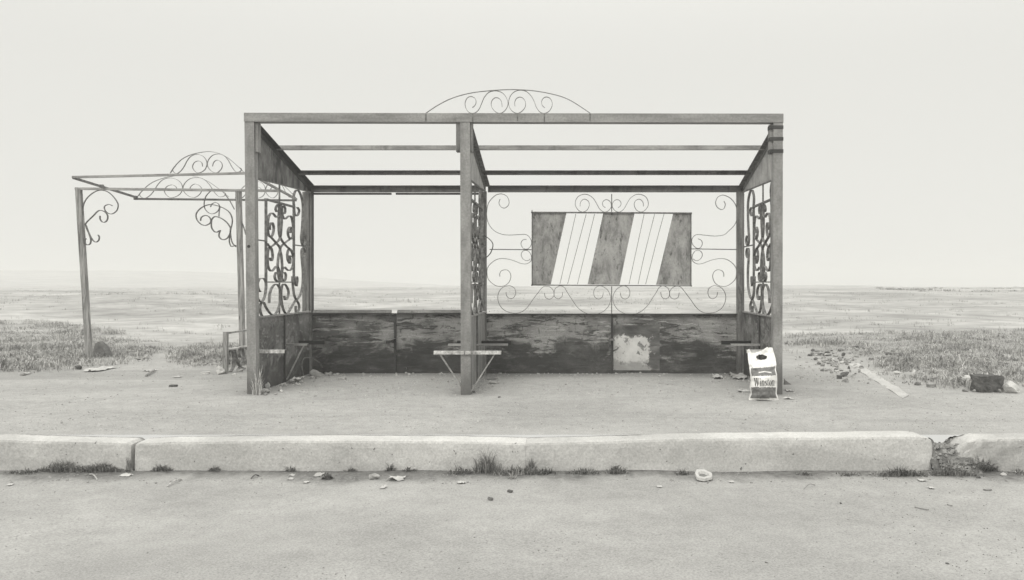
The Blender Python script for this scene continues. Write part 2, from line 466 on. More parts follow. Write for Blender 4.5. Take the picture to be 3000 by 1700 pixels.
rm = MB(); rx = axis(-8, 6, .5, -430, 430, 1.25); ry = axis(0, 5.72, .22, -60, 5.7, 1.3)
ry = [y for y in ry if y <= 5.72] + [5.75]
for y in ry:
    for x in rx: rm.v.append(Vector((x, y, ROADZ + .006 * nz(x, y, .8) * ss(5.7, 5.0, y) + .02 * ss(5.45, 5.7, y) * (0.5 + nz(x, 0, 1.5)))))
n = len(rx)
for j in range(len(ry) - 1):
    for i in range(n - 1):
        rm.f.append((j * n + i, j * n + i + 1, (j + 1) * n + i + 1, (j + 1) * n + i)); rm.mi.append(0)
tag(rm.build('road', M_ROAD, smooth=True), kind='structure')

# ------------------------------------------------------------------ kerb stones
def kerb(x0, x1, topz, rough, mat, label, lround=.02, rround=.02, seed=0):
    YK = 5.69; X0 = (x0 - VX) * YK / F; X1 = (x1 - VX) * YK / F
    m = MB(); nxx = max(8, int((X1 - X0) / .02)); depth = .21
    prof = [(0.0, ROADZ - .05), (0.0, ROADZ + .05), (0.0, ROADZ + .10), (0, ROADZ + .15), (0, -.05), (.001, -.02), (.006, -.006), (.016, -.001), (.045, 0), (.11, 0), (.17, 0), (depth, -.004), (depth + .01, -.09)]
    np_ = len(prof)
    for i in range(nxx + 1):
        u = i / nxx; x = X0 + (X1 - X0) * u; pxx = x0 + (x1 - x0) * u
        tz = topz(pxx); dl = (x - X0); dr = (X1 - x)
        e = 0
        if dl < lround: e += lround - math.sqrt(max(0, lround ** 2 - (lround - dl) ** 2))
        if dr < rround: e += rround - math.sqrt(max(0, rround ** 2 - (rround - dr) ** 2))
        for (dy, z) in prof:
            zz = z + (tz if z > ROADZ + .08 else tz * .3)
            yy = YK + dy + e * (.5 if dy < .1 else .1)
            zz -= e * .55 if z > -.1 else 0
            nn = rough * (nz(x * 1, z * 2 + yy * 2, 3.5, seed) + .6 * nz(x, z + yy, 14, seed + 4) + .35 * nz(x, z + yy, 40, seed + 2))
            m.v.append(Vector((x, yy - nn, zz + (nn * .6 if z > -.05 else 0))))
    for i in range(nxx):
        for j in range(np_ - 1):
            m.f.append((i * np_ + j, (i + 1) * np_ + j, (i + 1) * np_ + j + 1, i * np_ + j + 1)); m.mi.append(0)
    m.f.append(tuple(range(np_))); m.mi.append(0)
    m.f.append(tuple(nxx * np_ + k for k in range(np_))[::-1]); m.mi.append(0)
    o = m.build('kerb_stone', mat, loc=((X0 + X1) / 2, YK + .1, ROADZ), smooth=False)
    tag(o, label, 'kerb stone', 'kerb stones along the road')
def tz(px, pts):
    for (a, b), (c, d_) in zip(pts, pts[1:]):
        if a <= px <= c: return b + (d_ - b) * (px - a) / (c - a)
    return pts[0][1] if px < pts[0][0] else pts[-1][1]
def topf(pts):     # px height of the top front edge -> metres above 0
    return lambda px: (1288 - tz(px, pts)) * 5.69 / F
kerb(-900, 380, topf([(-900, 1286), (0, 1287), (200, 1292), (380, 1297)]), .007, M_KERB, 'long pale kerb stone with weeds heaped at its foot, leftmost in the row', rround=.03, seed=1)
kerb(393, 1539.6, topf([(393, 1298), (500, 1293), (900, 1289), (1350, 1291), (1536, 1296)]), .006, M_KERB, 'long pale kerb stone in front of the left half of the bus shelter', rround=.004, seed=11)
kerb(1540, 2742, topf([(1543, 1297), (1750, 1292), (2000, 1284), (2300, 1281), (2650, 1277), (2742, 1280)]), .006, M_KERB, 'long clean kerb stone with a rounded right end before the broken gap', lround=.004, rround=.11, seed=11)
kerb(2800, 3700, topf([(2800, 1322), (2835, 1296), (2880, 1286), (3100, 1283), (3700, 1283)]), .016, M_KERBR, 'crumbling stained kerb stone right of the weedy gap', lround=.05, seed=31)

# ------------------------------------------------------------------ the bus shelter
sh = empty('bus_shelter', (-.55, YF + .9, 0))
tag(sh, 'derelict open steel bus shelter with scrollwork grilles, no roof sheets and dark lower panels', 'bus shelter')
def part(m, name, mat, parent=sh, **k): return m.build(name, mat, parent, **k)
def post(xt, xb, z1, y0, y1, z0=-.02, mat=M_POST):
    """upright; xt / xb = (left, right) at the top and bottom"""
    m = MB()
    m.hexa([(xb[0], y0, z0), (xb[1], y0, z0), (xb[1], y1, z0), (xb[0], y1, z0), (xt[0], y0, z1), (xt[1], y0, z1), (xt[1], y1, z1), (xt[0], y1, z1)])
    return part(m, 'post', mat)
def fx(x, Y=YF): return (x - VX) * Y / F
BZ0, BZ1 = 2.509, 2.592
pl = post((fx(716), fx(744)), (fx(724), fx(751)), BZ0, YF, YF + .09)
m = MB(); c = P(729, 722, YF)
m.tube([c + Vector((0, -.004, 0)), c + Vector((0, .002, 0))], .014, 12); part(m, 'bolt', M_DARK, pl)
pm = post((fx(1348), fx(1377)), (fx(1350), fx(1379)), BZ0, YF, YF + .09)
pr = post((fx(2266), fx(2294)), (fx(2266), fx(2292)), BZ0, YF, YF + .09)
m = MB(); m.box(fx(745) + .001, fx(753), YF + .02, YF + .10, E + (VY - 444) * YF / F, BZ0); part(m, 'gusset_plate', M_POST)
m = MB(); m.box(fx(1335), fx(1347.5), YF + .02, YF + .10, E + (VY - 443) * YF / F, BZ0); part(m, 'gusset_plate', M_POSTD)
m = MB(); m.box(fx(1377.5), fx(1383), YF + .02, YF + .10, E + (VY - 443) * YF / F, BZ0); part(m, 'gusset_plate', M_POSTD)
m = MB(); m.box(fx(2257), fx(2265.5), YF + .02, YF + .10, E + (VY - 447) * YF / F, E + (VY - 364) * YF / F); part(m, 'gusset_plate', M_POST)
m = MB()
for yy in (373, 407, 443):
    m = MB(); z = E + (VY - yy) * YF / F; m.box(fx(2256), fx(2295), YF - .004, YF + .104, z - .016, z + .016); part(m, 'repair_band', M_DARK)

def rx_(x): return (x - VX) * YB / F
RZ0, RZ1 = E + (VY - 563) * YB / F, E + (VY - 545) * YB / F
for a, b in ((888, 914), (1408, 1425), (2159, 2180)):
    m = MB(); x0, x1 = rx_(a), rx_(b)
    m.box(x0, x1 - .028, YB - .03, YB + .05, -.02, RZ0)
    m.box(x1 - .026, x1, YB - .012, YB + .05, -.02, RZ0)
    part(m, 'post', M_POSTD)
XL, XR = fx(715), fx(2295)
# front beam: box section with a lip along its lower edge
m = MB()
m.hexa([(XL, YF - .006, BZ0 + .004), (XR, YF - .006, BZ0 - .004), (XR, YF + .10, BZ0 - .004), (XL, YF + .10, BZ0 + .004),
        (XL, YF - .006, BZ1 + .002), (XR, YF - .006, BZ1 - .006), (XR, YF + .10, BZ1 - .006), (XL, YF + .10, BZ1 + .002)])
beam = part(m, 'roof_beam', M_BEAM)
def roofz(Y): return BZ1 - .06 - .2236 * (Y - YF)
# rails across the roof
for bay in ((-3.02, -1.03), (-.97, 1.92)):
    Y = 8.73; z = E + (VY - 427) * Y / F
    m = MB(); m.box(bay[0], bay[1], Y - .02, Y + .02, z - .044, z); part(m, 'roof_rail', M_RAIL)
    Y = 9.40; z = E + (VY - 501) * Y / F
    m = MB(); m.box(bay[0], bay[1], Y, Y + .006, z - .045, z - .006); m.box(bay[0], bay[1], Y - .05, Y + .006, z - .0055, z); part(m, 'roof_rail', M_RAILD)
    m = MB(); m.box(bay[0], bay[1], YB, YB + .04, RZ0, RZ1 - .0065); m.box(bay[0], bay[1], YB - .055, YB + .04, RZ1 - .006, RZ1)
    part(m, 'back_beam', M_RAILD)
# rafters and gable sheets
ZG0, ZG1 = 2.015, 2.06
def rafter(xw, inward, gm_, y0=YF + .10):
    z0, z1 = roofz(y0), roofz(YB)
    m = MB()
    w_ = .006 * inward
    m.hexa([(xw, y0, z0 - .05), (xw + w_, y0, z0 - .05), (xw + w_, YB, z1 - .05), (xw, YB, z1 - .05), (xw, y0, z0), (xw + w_, y0, z0), (xw + w_, YB, z1), (xw, YB, z1)])
    f = .055 * inward
    m.hexa([(xw, y0, z0 + .0005), (xw + f, y0, z0 + .0005), (xw + f, YB, z1 + .0005), (xw, YB, z1 + .0005), (xw, y0, z0 + .006), (xw + f, y0, z0 + .006), (xw + f, YB, z1 + .006), (xw, YB, z1 + .006)])
    part(m, 'rafter', M_DARK if gm_ is M_GABLE else M_IRON)
    ys_ = [y0, y0 + .48, y0 + 1.05, YB]
    for a, b in zip(ys_, ys_[1:]):
        m = MB(); b -= .004; x2 = xw - .005 * inward
        za, zb = ZG0 + (ZG1 - ZG0) * (a - y0) / (YB - y0), ZG0 + (ZG1 - ZG0) * (b - y0) / (YB - y0)
        m.hexa([(xw, a, za), (x2, a, za), (x2, b, zb), (xw, b, zb), (xw, a, roofz(a) - .002), (x2, a, roofz(a) - .002), (x2, b, roofz(b) - .002), (xw, b, roofz(b) - .002)])
        part(m, 'gable_sheet', gm_)
    m = MB(); m.bar((xw - .002 * inward + .012 * inward, y0, ZG0 - .006), (xw + .010 * inward, YB - .03, ZG1 - .006), .022, .010, (1, 0, 0)); part(m, 'gable_rail', M_IRON)
rafter(-2.985, 1, M_GABLE); rafter(-1.0, 1, M_GABLEL); rafter(1.925, -1, M_GABLEL)

# side walls: lower sheets, rail, mullion
def sidewall(xw, inward, mat):
    a0, a1 = YF + .09, YB - .03
    mid = (a0 + a1) / 2
    for a, b in ((a0, mid - .012), (mid + .012, a1)):
        m = MB(); m.box(min(xw, xw - .004 * inward), max(xw, xw - .004 * inward), a, b, -.01, .695); part(m, 'side_panel', mat)
    m = MB(); m.box(xw - .014, xw + .014, mid - .0115, mid + .0115, 0, .694); part(m, 'mullion', M_DARK if mat is M_SIDE else M_RAILD)
    m = MB(); m.box(xw - .017, xw + .017, a0, a1, .6955, .712); part(m, 'panel_rail', M_RAIL)
sidewall(-2.985, 1, M_SIDE); sidewall(-1.0, 1, M_SIDEL); sidewall(1.925, -1, M_SIDE)

# back wall, lower panels
def backbay(xa, xb, xm, zt, mat, zr):
    for a, b in ((xa, xm - .012), (xm + .012, xb)):
        m = MB(); m.box(a, b, YB + .02, YB + .025, -.01, zt); part(m, 'back_panel', mat)
    m = MB(); m.box(xm - .0115, xm + .0115, YB - .004, YB + .03, 0, zt - .001); part(m, 'mullion', M_DARK)
    m = MB(); m.box(xa, xb, YB - .03, YB + .035, zt + .0005, zt + .012); part(m, 'panel_rail', M_DARK)
xbl0, xbl1, xbm1, xbr0 = rx_(914) + .001, rx_(1408) - .001, rx_(1425) + .001, rx_(2159) - .001
backbay(xbl0, xbl1, rx_(1157), .672, M_BACKL, 0)
backbay(xbm1, xbr0, rx_(1793), .668, M_BACKR, 0)
m = MB(); x0, x1 = rx_(1797), rx_(1933)
m.box(x0, x1, YB + .0155, YB + .019, .035, .545)
pt = part(m, 'patch_sheet', M_PATCH); pt['label'] = 'flaking white patch sheet'
# shift the sheet's own origin to its lower left corner so its flaking sits on the sheet
off = Vector((x0, YB, 0)) - wloc(sh)
for v in pt.data.vertices: v.co -= off
pt.location = off
# left back opening: remains of a window frame
m = MB(); x0, x1 = rx_(905.5) + .012, rx_(914) + .010
m.box(xbl0 + .0005, xbl0 + .012, YB - .02, YB + .03, .69, RZ0 - .001); fr = part(m, 'window_frame', M_DARK)
for (a, b, y0, y1) in ((916, 1146, 565.5, 570.5), (1160, 1407, 565.5, 570.5)):
    m = MB(); m.box(rx_(a), rx_(b), YB - .015, YB + .03, E + (VY - y1) * YB / F, E + (VY - y0) * YB / F); part(m, 'glazing_channel', M_DARK, fr)
for (a, b) in ((916, 1147), (1164, 1407)):
    m = MB(); z = .6855
    m.box(rx_(a), rx_(b), YB - .012, YB - .009, z, z + .028); m.box(rx_(a), rx_(b), YB + .012, YB + .015, z, z + .038); m.box(rx_(a), rx_(b), YB - .012, YB + .015, z, z + .004)
    part(m, 'glazing_channel', M_RAIL, fr)

# right back opening: scroll grille round a sign board
A = lambda pts: crop(pts, 1400, 540, 3.64)
B = lambda pts: crop(pts, 1780, 540, 3.64)
def mir(pts): return [(2 * 1792.3 - a, b) for a, b in pts]
C1 = [(238,158),(225,200),(245,240),(285,255),(325,225),(332,180),(310,130),(265,106),(225,106),(180,125),(120,190),(97,270),(97,360),(125,440),(180,500),(250,532),(320,542),(400,540),(470,536),(515,538),(550,565),(570,605),(568,650),(540,685),(510,692),(480,680),(460,640),(470,605),(495,590),(518,590)]
C1R = [(1240,180),(1255,215),(1240,260),(1210,270),(1170,245),(1152,200),(1170,145),(1210,120),(1250,120),(1310,150),(1360,210),(1382,290),(1380,370),(1350,440),(1290,500),(1240,540),(1150,553),(1050,545),(960,537),(920,555),(898,595),(905,640),(945,680),(985,680),(1010,640),(1000,600),(965,582)]
C3 = [(558,795),(545,810),(515,815),(480,795),(462,755),(475,720),(505,705),(540,715),(565,750),(572,790),(560,825),(515,850),(460,845),(400,822),(340,803),(270,793),(210,800),(150,835),(105,890),(98,950),(110,1010),(150,1055),(200,1085),(250,1090),(300,1075),(335,1040),(352,985),(340,940),(310,915),(275,915),(245,930),(233,960),(235,985)]
C4 = [(300,1150),(310,1195),(350,1222),(385,1205),(403,1160),(390,1110),(350,1085),(310,1085),(260,1105),(225,1150),(212,1210),(225,1270),(260,1325),(320,1362),(400,1375),(470,1360),(530,1310),(580,1240),(640,1160),(690,1100),(730,1088),(770,1097),(805,1135),(812,1180),(790,1215),(755,1225),(720,1205),(710,1160)]
C5 = [(905,1150),(900,1190),(880,1215),(850,1222),(820,1200),(812,1165),(825,1115),(860,1090),(890,1085),(925,1105),(955,1155),(1000,1225),(1060,1310),(1130,1365),(1200,1386),(1270,1384),(1340,1355),(1390,1305),(1415,1240),(1410,1180),(1380,1125),(1330,1090),(1290,1085),(1250,1110),(1235,1150),(1245,1200),(1285,1225),(1325,1205),(1338,1155)]
C6 = [(1090,235),(1095,195),(1120,165),(1150,162),(1180,185),(1188,225),(1165,275),(1115,297),(1070,275),(1040,225),(1045,170),(1075,128),(1130,108),(1180,115),(1230,150),(1265,205),(1300,265),(1345,297),(1390,285),(1420,245),(1418,200),(1390,170),(1355,168),(1330,195),(1335,230),(1360,250)]
gr = empty('sign_grille', P(1792, 920, YB + .01) - wloc(sh)); gr.parent = sh
def gpart(pts2, name='scroll', w_=.022, t_=.0062, Y=YB + .012, parent=gr):
    m = MB(); m.strip(spline([P(a, b, Y) for a, b in pts2], 5), (0, 1, 0), w_, t_); return m.build(name, M_IRONT, parent)
for c_ in (C1, C3, C4, C5, C6): gpart(A(c_))
gpart(B(C1R))
for c_ in (C3, C4, C5, C6): gpart(mir(A(c_)))
for a, b in (((1434.5, 731), (1558, 732)), ((2025.5, 729.5), (2160, 731.5)), ((1792, 569), (1792, 621)), ((1792, 839), (1792, 921))):
    m = MB(); m.bar(P(*a, YB + .012), P(*b, YB + .012), .014, .010); m.build('tie_bar', M_IRON, gr)
bx0, bx1, by0, by1 = 1559.5, 2024, 624, 836
def sheet(m, quad, Y0, Y1):
    a = [P(*q, YB) for q in quad]
    for v in a: pass
    m.hexa([(v.x, Y0, v.z) for v in a] + [(v.x, Y1, v.z) for v in a])
# board: three sheets either side of two slanting openings barred with thin rods
o1, o2 = A([(945, 305), (1338, 305), (1170, 1068), (778, 1068)]), B([(289, 305), (702, 305), (518, 1072), (128, 1072)])
sb = None
for q in ([(bx0, by0), o1[0], o1[3], (bx0, by1)], [o1[1], o2[0], o2[3], o1[2]], [o2[1], (bx1, by0), (bx1, by1), o2[2]]):
    m = MB(); sheet(m, q, YB + .006, YB + .010); o = m.build('sign_sheet', M_SIGN, gr)
fm_ = MB()
fm_.bar(P(1556, 622.6, YB), P(2027, 625, YB), .022, .016); fm_.bar(P(1556, 835.5, YB), P(2027, 838, YB), .022, .012)
fm_.bar(P(1558.7, 616, YB), P(1558.7, 838, YB), .022, .009); fm_.bar(P(2024.6, 623, YB), P(2024.6, 840, YB), .022, .009)
fm_.build('sign_frame', M_IRON, gr)
for a, b in (((1045, 318), (875, 1064)), ((1155, 318), (957, 1064)), ((1245, 318), (1062, 1066))):
    m = MB(); q = A([a, b]); m.tube([P(*q[0], YB + .008), P(*q[1], YB + .008)], .0036, 6); m.build('rod', M_IRONT, gr)
for pp in ([(390, 318), (228, 1068)], [(502, 318), (395, 745), (325, 1068)], [(602, 318), (535, 560), (480, 780), (405, 1068)]):
    m = MB(); m.tube(spline([P(*q, YB + .008) for q in B(pp)], 4), .0036, 6); m.build('rod', M_IRONT, gr)

# side grilles (traced once on the left wall, then reused for the other two walls)
SG = lambda pts: crop(pts, 700, 520, 3.31)
X3 = -3.0
side_scrolls = [
 # rear C scrolls, upper and lower
 [(553,290),(570,320),(560,360),(540,375),(525,345),(520,280),(515,200),(530,140),(550,122),(572,140),(595,200),(606,280),(604,400),(598,500),(590,580),(597,640),(612,660),(630,635),(630,590),(615,565)],
 [(545,1055),(530,1020),(535,975),(548,962),(553,1000),(545,1052)],
 [(612,780),(628,750),(626,710),(610,685),(594,710),(596,790),(606,900),(606,1000),(598,1080),(575,1150),(545,1183),(522,1140),(510,1050),(505,960)],
 [(540,1185),(565,1225),(570,1270),(553,1308),(538,1300),(537,1245)],
 # front lower C
 [(190,1110),(172,1080),(165,1030),(180,990),(205,978),(235,990),(248,1040),(240,1130),(222,1185),(200,1208),(175,1190),(157,1140)],
 [(205,1210),(190,1250),(192,1300),(210,1348)],
 # wave along the bottom
 [(225,1210),(250,1265),(285,1315),(318,1335),(350,1310),(378,1240),(392,1150),(380,1075),(345,1035),(305,1070),(282,1140),(278,1220)],
 [(538,1187),(500,1250),(465,1310),(445,1322),(420,1290),(402,1220),(395,1130),(402,1060),(425,1033),(455,1070),(467,1120),(455,1170),(435,1188),(425,1150)],
 # four S scrolls in the middle frame
 [(285,510),(285,465),(305,438),(322,480),(315,545),(292,580),(270,545),(264,460),(275,380),(300,345),(325,360),(350,388),(375,360),(382,300),(370,262),(350,280),(342,310),(352,335)],
 [(487,540),(490,500),(480,480),(462,515),(465,565),(487,600),(508,575),(512,480),(500,400),(480,372),(455,385),(430,405),(408,370),(402,300),(415,275),(432,295),(432,340),(420,355)],
 [(285,780),(300,810),(312,770),(305,710),(288,675),(268,710),(262,800),(270,870),(295,910),(320,895),(348,862),(372,890),(380,960),(368,1005),(345,1000),(332,960),(345,920)],
 [(490,770),(478,760),(485,800),(480,835),(460,800),(455,740),(475,692),(502,730),(515,800),(505,870),(475,905),(448,890),(425,868),(405,900),(400,960),(415,1005),(435,990),(440,945),(428,920)],
 # long crossing strips
 [(378,262),(372,380),(372,500),(385,580),(430,650),(475,693),(515,740)],
 [(388,262),(400,400),(395,500),(383,590),(340,640),(290,672),(258,640)],
 [(378,1010),(362,880),(370,760),(385,690),(345,635),(295,580),(262,560)],
 [(398,1010),(405,880),(398,770),(385,690),(425,640),(480,600),(515,570)],
]
def yz(pts): return [(S(a, b, X3).y, S(a, b, X3).z) for a, b in SG(pts)]
YM = 8.86
top_arch = [(2 * YM - y, z) for y, z in yz(side_scrolls[0])]
SYZ = [yz(p) for p in side_scrolls]
protos = []
def side_grille(xw, full):
    root = empty('side_grille', Vector((xw, YM, .712)) - wloc(sh)); root.parent = sh
    def add(m, name, mat=M_IRON): return m.build(name, mat, root)
    lst = SYZ + ([top_arch] if full else [])
    for q in lst:
        m = MB(); m.strip(spline([Vector((xw, max(YF + .10, min(YB - .02, y)), z)) for y, z in q], 5), (1, 0, 0), .027, .0058); add(m, 'scroll')
    m = MB()
    for y in (8.43, 9.27): m.box(xw - .011, xw + .011, y - .011, y + .011, 1.033, 1.83)
    m.box(xw - .015, xw + .015, 8.4195, 9.2805, 1.8305, 1.848); m.box(xw - .011, xw + .011, 8.442, 9.258, 1.03, 1.042)
    add(m, 'grille_frame')
    m = MB(); m.box(xw - .007, xw + .007, 8.81, 8.824, 1.8485, 2.03); add(m, 'hanger')
    m = MB(); m.box(xw - .007, xw + .007, 8.81, 8.824, .713, 1.029); add(m, 'hanger')
    for a, b in ((YF + .09, 8.418), (9.282, YB - .03)):
        m = MB(); m.box(xw - .007, xw + .007, a, b, 1.428, 1.440); add(m, 'tie_bar')
side_grille(-2.985, False); side_grille(-1.0, True); side_grille(1.925, True)
m = MB(); m.strip(spline([Vector((-.985 + dx, 9.55, z)) for dx, z in ((0, 1.55), (.06, 1.51), (.1, 1.45), (.075, 1.36), (.02, 1.30))], 6), (0, 1, 0), .03, .008)
part(m, 'bent_strip', M_DARK)

# ornament on the front beam
OC = lambda pts: crop(pts, 1220, 240, 4.759)
orn = empty('roof_ornament', P(1485, 333, YF + .04) - wloc(sh)); orn.parent = sh
def ostrip(pts2, Y, parent, name='scroll', mat=M_IRONT, w_=.02, t_=.0042):
    m = MB(); m.strip(spline([P(a, b, Y) for a, b in pts2], 5), (0, 1, 0), w_, t_); return m.build(name, mat, parent)
ostrip(OC([(130,440),(270,345),(430,258),(600,195),(800,150),(1000,127),(1200,112),(1400,110),(1600,122),(1800,152),(2000,200),(2150,262),(2300,355),(2425,440)]), YF + .045, orn, 'arch_strip')
SL = [(780,360),(815,330),(832,280),(815,230),(762,205),(710,225),(682,280),(680,330),(700,390),(740,430),(790,440),(840,420),(880,370),(910,300),(945,220),(1000,155),(1060,130),(1120,128),(1190,150),(1240,200),(1275,280),(1270,340),(1235,400),(1180,438),(1120,430),(1065,380),(1042,320),(1055,260),(1100,222),(1150,232),(1185,275),(1195,350)]
SR = [(1375,340),(1370,290),(1390,240),(1430,215),(1475,222),(1510,260),(1523,310),(1510,365),(1465,415),(1410,440),(1350,420),(1305,370),(1285,300),(1300,220),(1345,155),(1410,122),(1470,118),(1540,140),(1600,200),(1640,270),(1670,350),(1720,420),(1785,440),(1850,410),(1890,340),(1890,280),(1860,230),(1810,212),(1765,235),(1745,280),(1755,330),(1790,362)]
ostrip(OC(SL), YF + .045, orn); ostrip(OC(SR), YF + .045, orn)
# rust runs and weld tabs on the beam under the ornament
for a in (134, 786, 1410, 1785, 2420):
    q = OC([(a, 446), (a, 560)]); m = MB(); p0, p1 = P(*q[0], YF), P(*q[1], YF)
    m.box(p0.x - .006, p0.x + .006, YF - .0085, YF - .0062, p1.z + .012 * rnd.random(), p0.z); m.build('weld_tab', M_IRON, beam)

# seat brackets
def bracket(x0, x1, y, strut_to=None, front=None):
    b = MB(); z = .40
    a, c = min(x0, x1), max(x0, x1)
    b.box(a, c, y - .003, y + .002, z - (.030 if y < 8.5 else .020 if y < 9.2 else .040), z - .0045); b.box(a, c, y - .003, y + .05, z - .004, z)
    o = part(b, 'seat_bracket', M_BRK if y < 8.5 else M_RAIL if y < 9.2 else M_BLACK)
    if strut_to is not None:
        s_ = MB(); s_.bar((x1 + (x0 - x1) * .14, y + .02, z - .006), strut_to, .02, .012); s_.build('strut', M_RAIL, o)
    return o
bracket(-2.981, -2.70, 8.12)
bracket(-2.981, -2.745, 8.95, (-2.96, 8.97, .03)); bracket(-2.981, -2.70, 9.42)
bracket(-1.006, -1.285, 7.985, (-1.03, 8.03, .06)); bracket(-.996, -.665, 7.985, (-.95, 8.03, .02))
bracket(-1.006, -1.29, 8.93); bracket(-.996, -.675, 8.93); bracket(-.996, -.675, 9.40); bracket(-1.006, -1.26, 9.40)
bracket(1.921, 1.60, 9.40); bracket(1.921, 1.62, 8.93); bracket(1.921, 1.62, 8.12)
for x in (rx_(1152), rx_(1789)):
    b = MB(); b.box(x - .02, x + .035, YB - .32, YB + .015, .394, .400); b.box(x - .02, x - .015, YB - .32, YB + .015, .355, .3935); part(b, 'seat_bracket', M_RAILD)

# ------------------------------------------------------------------ second, timber canopy on the left
YP, YA, YR = 11.3, 10.6, 12.1
cn = empty('timber_canopy', (-5.3, YP, 0))
tag(cn, 'skeletal canopy of leaning grey timber posts and thin beams left of the bus shelter', 'canopy')
def cpart(m, name, mat, parent=cn): return m.build(name, mat, parent)
for (xt, yt, xb, yb, w_) in ((230.5, 553, 263, 1063, 15), (699, 560, 712, 1064, 14)):
    a = P(xb, yb, YP); b = P(xt, yt, YP); a.z = -.03; ww = w_ * YP / F
    m = MB()
    n_ = 10
    for k in range(n_):
        p, q = a.lerp(b, k / n_), a.lerp(b, (k + 1) / n_)
        j = lambda z: .004 * nz(z, 0, 3, xb)
        m.hexa([(p.x - ww / 2 + j(p.z), YP - .03, p.z), (p.x + ww / 2 + j(p.z + 9), YP - .03, p.z), (p.x + ww / 2 + j(p.z + 9), YP + .03, p.z), (p.x - ww / 2 + j(p.z), YP + .03, p.z),
                (q.x - ww / 2 + j(q.z), YP - .03, q.z), (q.x + ww / 2 + j(q.z + 9), YP - .03, q.z), (q.x + ww / 2 + j(q.z + 9), YP + .03, q.z), (q.x - ww / 2 + j(q.z), YP + .03, q.z)])
    cpart(m, 'post', M_WOOD)
def cbar(a, b, Y0, Y1, w_, h_, mat, name): 
    m = MB(); m.bar(P(*a, Y0), P(*b, Y1), w_, h_); return cpart(m, name, mat)
cbar((222, 553), (816, 559.5), YP, YP, .05, .030, M_RAIL, 'post_beam')
cbar((213, 519.5), (738, 507.5), YA, YA, .04, .027, M_RAIL, 'front_beam')
cbar((393, 583), (868, 587.5), YR, YR, .04, .026, M_RAILD, 'rear_beam')
for a, b in (((215, 521.5), (401, 579)), ((738, 513), (868, 584))):
    m = MB(); m.bar(P(*a, YA), P(*b, YR), .03, .024, (1, 0, 0)); cpart(m, 'rafter', M_RAILD if a[0] < 300 else M_POST)
m = MB(); c = P(298, 546, YP); m.box(c.x - .02, c.x + .02, YP - .02, YP + .02, c.z - .022, c.z + .022); cpart(m, 'spacer_block', M_POST)
m = MB(); m.bar(P(397, 574, YR), P(397, 586, YR), .03, .03); cpart(m, 'corner_cleat', M_DARK)
K = lambda pts: crop(pts, 180, 420, 4.281)
ARC = [(1365,375),(1430,280),(1520,195),(1640,140),(1780,110),(1880,107),(1980,130),(2080,180),(2180,260),(2290,365)]
SCL = [(1770,290),(1760,245),(1720,222),(1670,240),(1645,290),(1660,335),(1700,370),(1750,365),(1800,330),(1825,270),(1815,210),(1770,160),(1700,140),(1630,160),(1580,215),(1540,290),(1500,345),(1450,380),(1410,365),(1395,330),(1430,285)]
SCR = [(1895,290),(1910,240),(1950,212),(2000,235),(2018,280),(2000,330),(1950,370),(1890,355),(1845,310),(1830,260),(1850,200),(1900,150),(1970,135),(2030,150),(2090,210),(2140,300),(2190,360),(2240,355),(2258,325),(2235,305)]
def cornament(f, Y):
    c0 = f((1828, 375)); o = empty('ornament', P(*K([c0])[0], Y) - wloc(cn)); o.parent = cn
    for q, nm in ((ARC, 'arch_strip'), (SCL, 'scroll'), (SCR, 'scroll')): ostrip(K([f(p) for p in q]), Y, o, nm, M_IRONT, .022, .0042)
cornament(lambda p: p, YA)
cornament(lambda p: (1522 + (p[0] - 1828) * 1.25, 685 + (p[1] - 375) * 1.06), YR)
cornament(lambda p: (2560 + (p[0] - 1828) * .82, 690 + (p[1] - 375) * .9), YR)
LB = empty('scroll_bracket', P(240, 640, YP) - wloc(cn)); LB.parent = cn
for q, Y, w_ in (([(275,900),(272,800),(300,720),(360,650),(440,600),(510,590),(590,615),(660,680),(705,750),(710,800),(690,850),(640,885),(590,880),(550,845),(538,805),(555,780),(600,768),(640,785)], YP, .02),
              ([(485,910),(485,950),(510,985),(545,990),(575,960),(580,910),(555,870),(510,845),(460,850),(400,910),(310,1000),(308,1040),(340,1120),(390,1210),(430,1240),(465,1220),(475,1180),(460,1150)], YP - .03, .028),
              ([(308,1030),(345,1130),(370,1210),(360,1260),(330,1275),(300,1260),(295,1215),(310,1195)], YP - .01, .028)):
    ostrip(K(q), Y, LB, 'scroll', M_IRON, w_, .0085)
RB = empty('scroll_bracket', P(690, 640, YP) - wloc(cn)); RB.parent = cn
for q, t_ in (([(2190,1300),(2140,1240),(2120,1110),(2142,1000),(2135,920),(2090,850),(1990,795),(1880,770),(1800,785),(1730,830),(1690,890),(1700,960),(1750,1015),(1810,1030),(1865,1000),(1870,950),(1840,915),(1800,907),(1755,930),(1745,975)], .010),
              ([(2120,1060),(2080,1000),(2010,945),(1930,920),(1890,950),(1880,1000),(1885,1060),(1915,1105),(1950,1115),(1985,1095)], .012),
              ([(1995,1090),(1975,1150),(1990,1190),(2030,1210),(2080,1190),(2115,1130),(2120,1060)], .012),
              ([(1870,600),(1810,670),(1790,760),(1805,830),(1860,880),(1920,880),(1970,840),(1980,780),(1940,745),(1890,760),(1870,800)], .006),
              ([(2120,1110),(2105,1220),(2125,1290),(2160,1290),(2190,1280)], .010), ([(1990,795),(1980,850),(1975,920)], .006), ([(2050,640),(2110,720),(2170,830)], .006)):
    ostrip(K(q), YP - .02, RB, 'scroll', M_IRON, .024, t_)
ostrip(K([(2250,960),(2285,1050),(2315,1150)]), YP, RB, 'scroll', M_IRON, .024, .010)
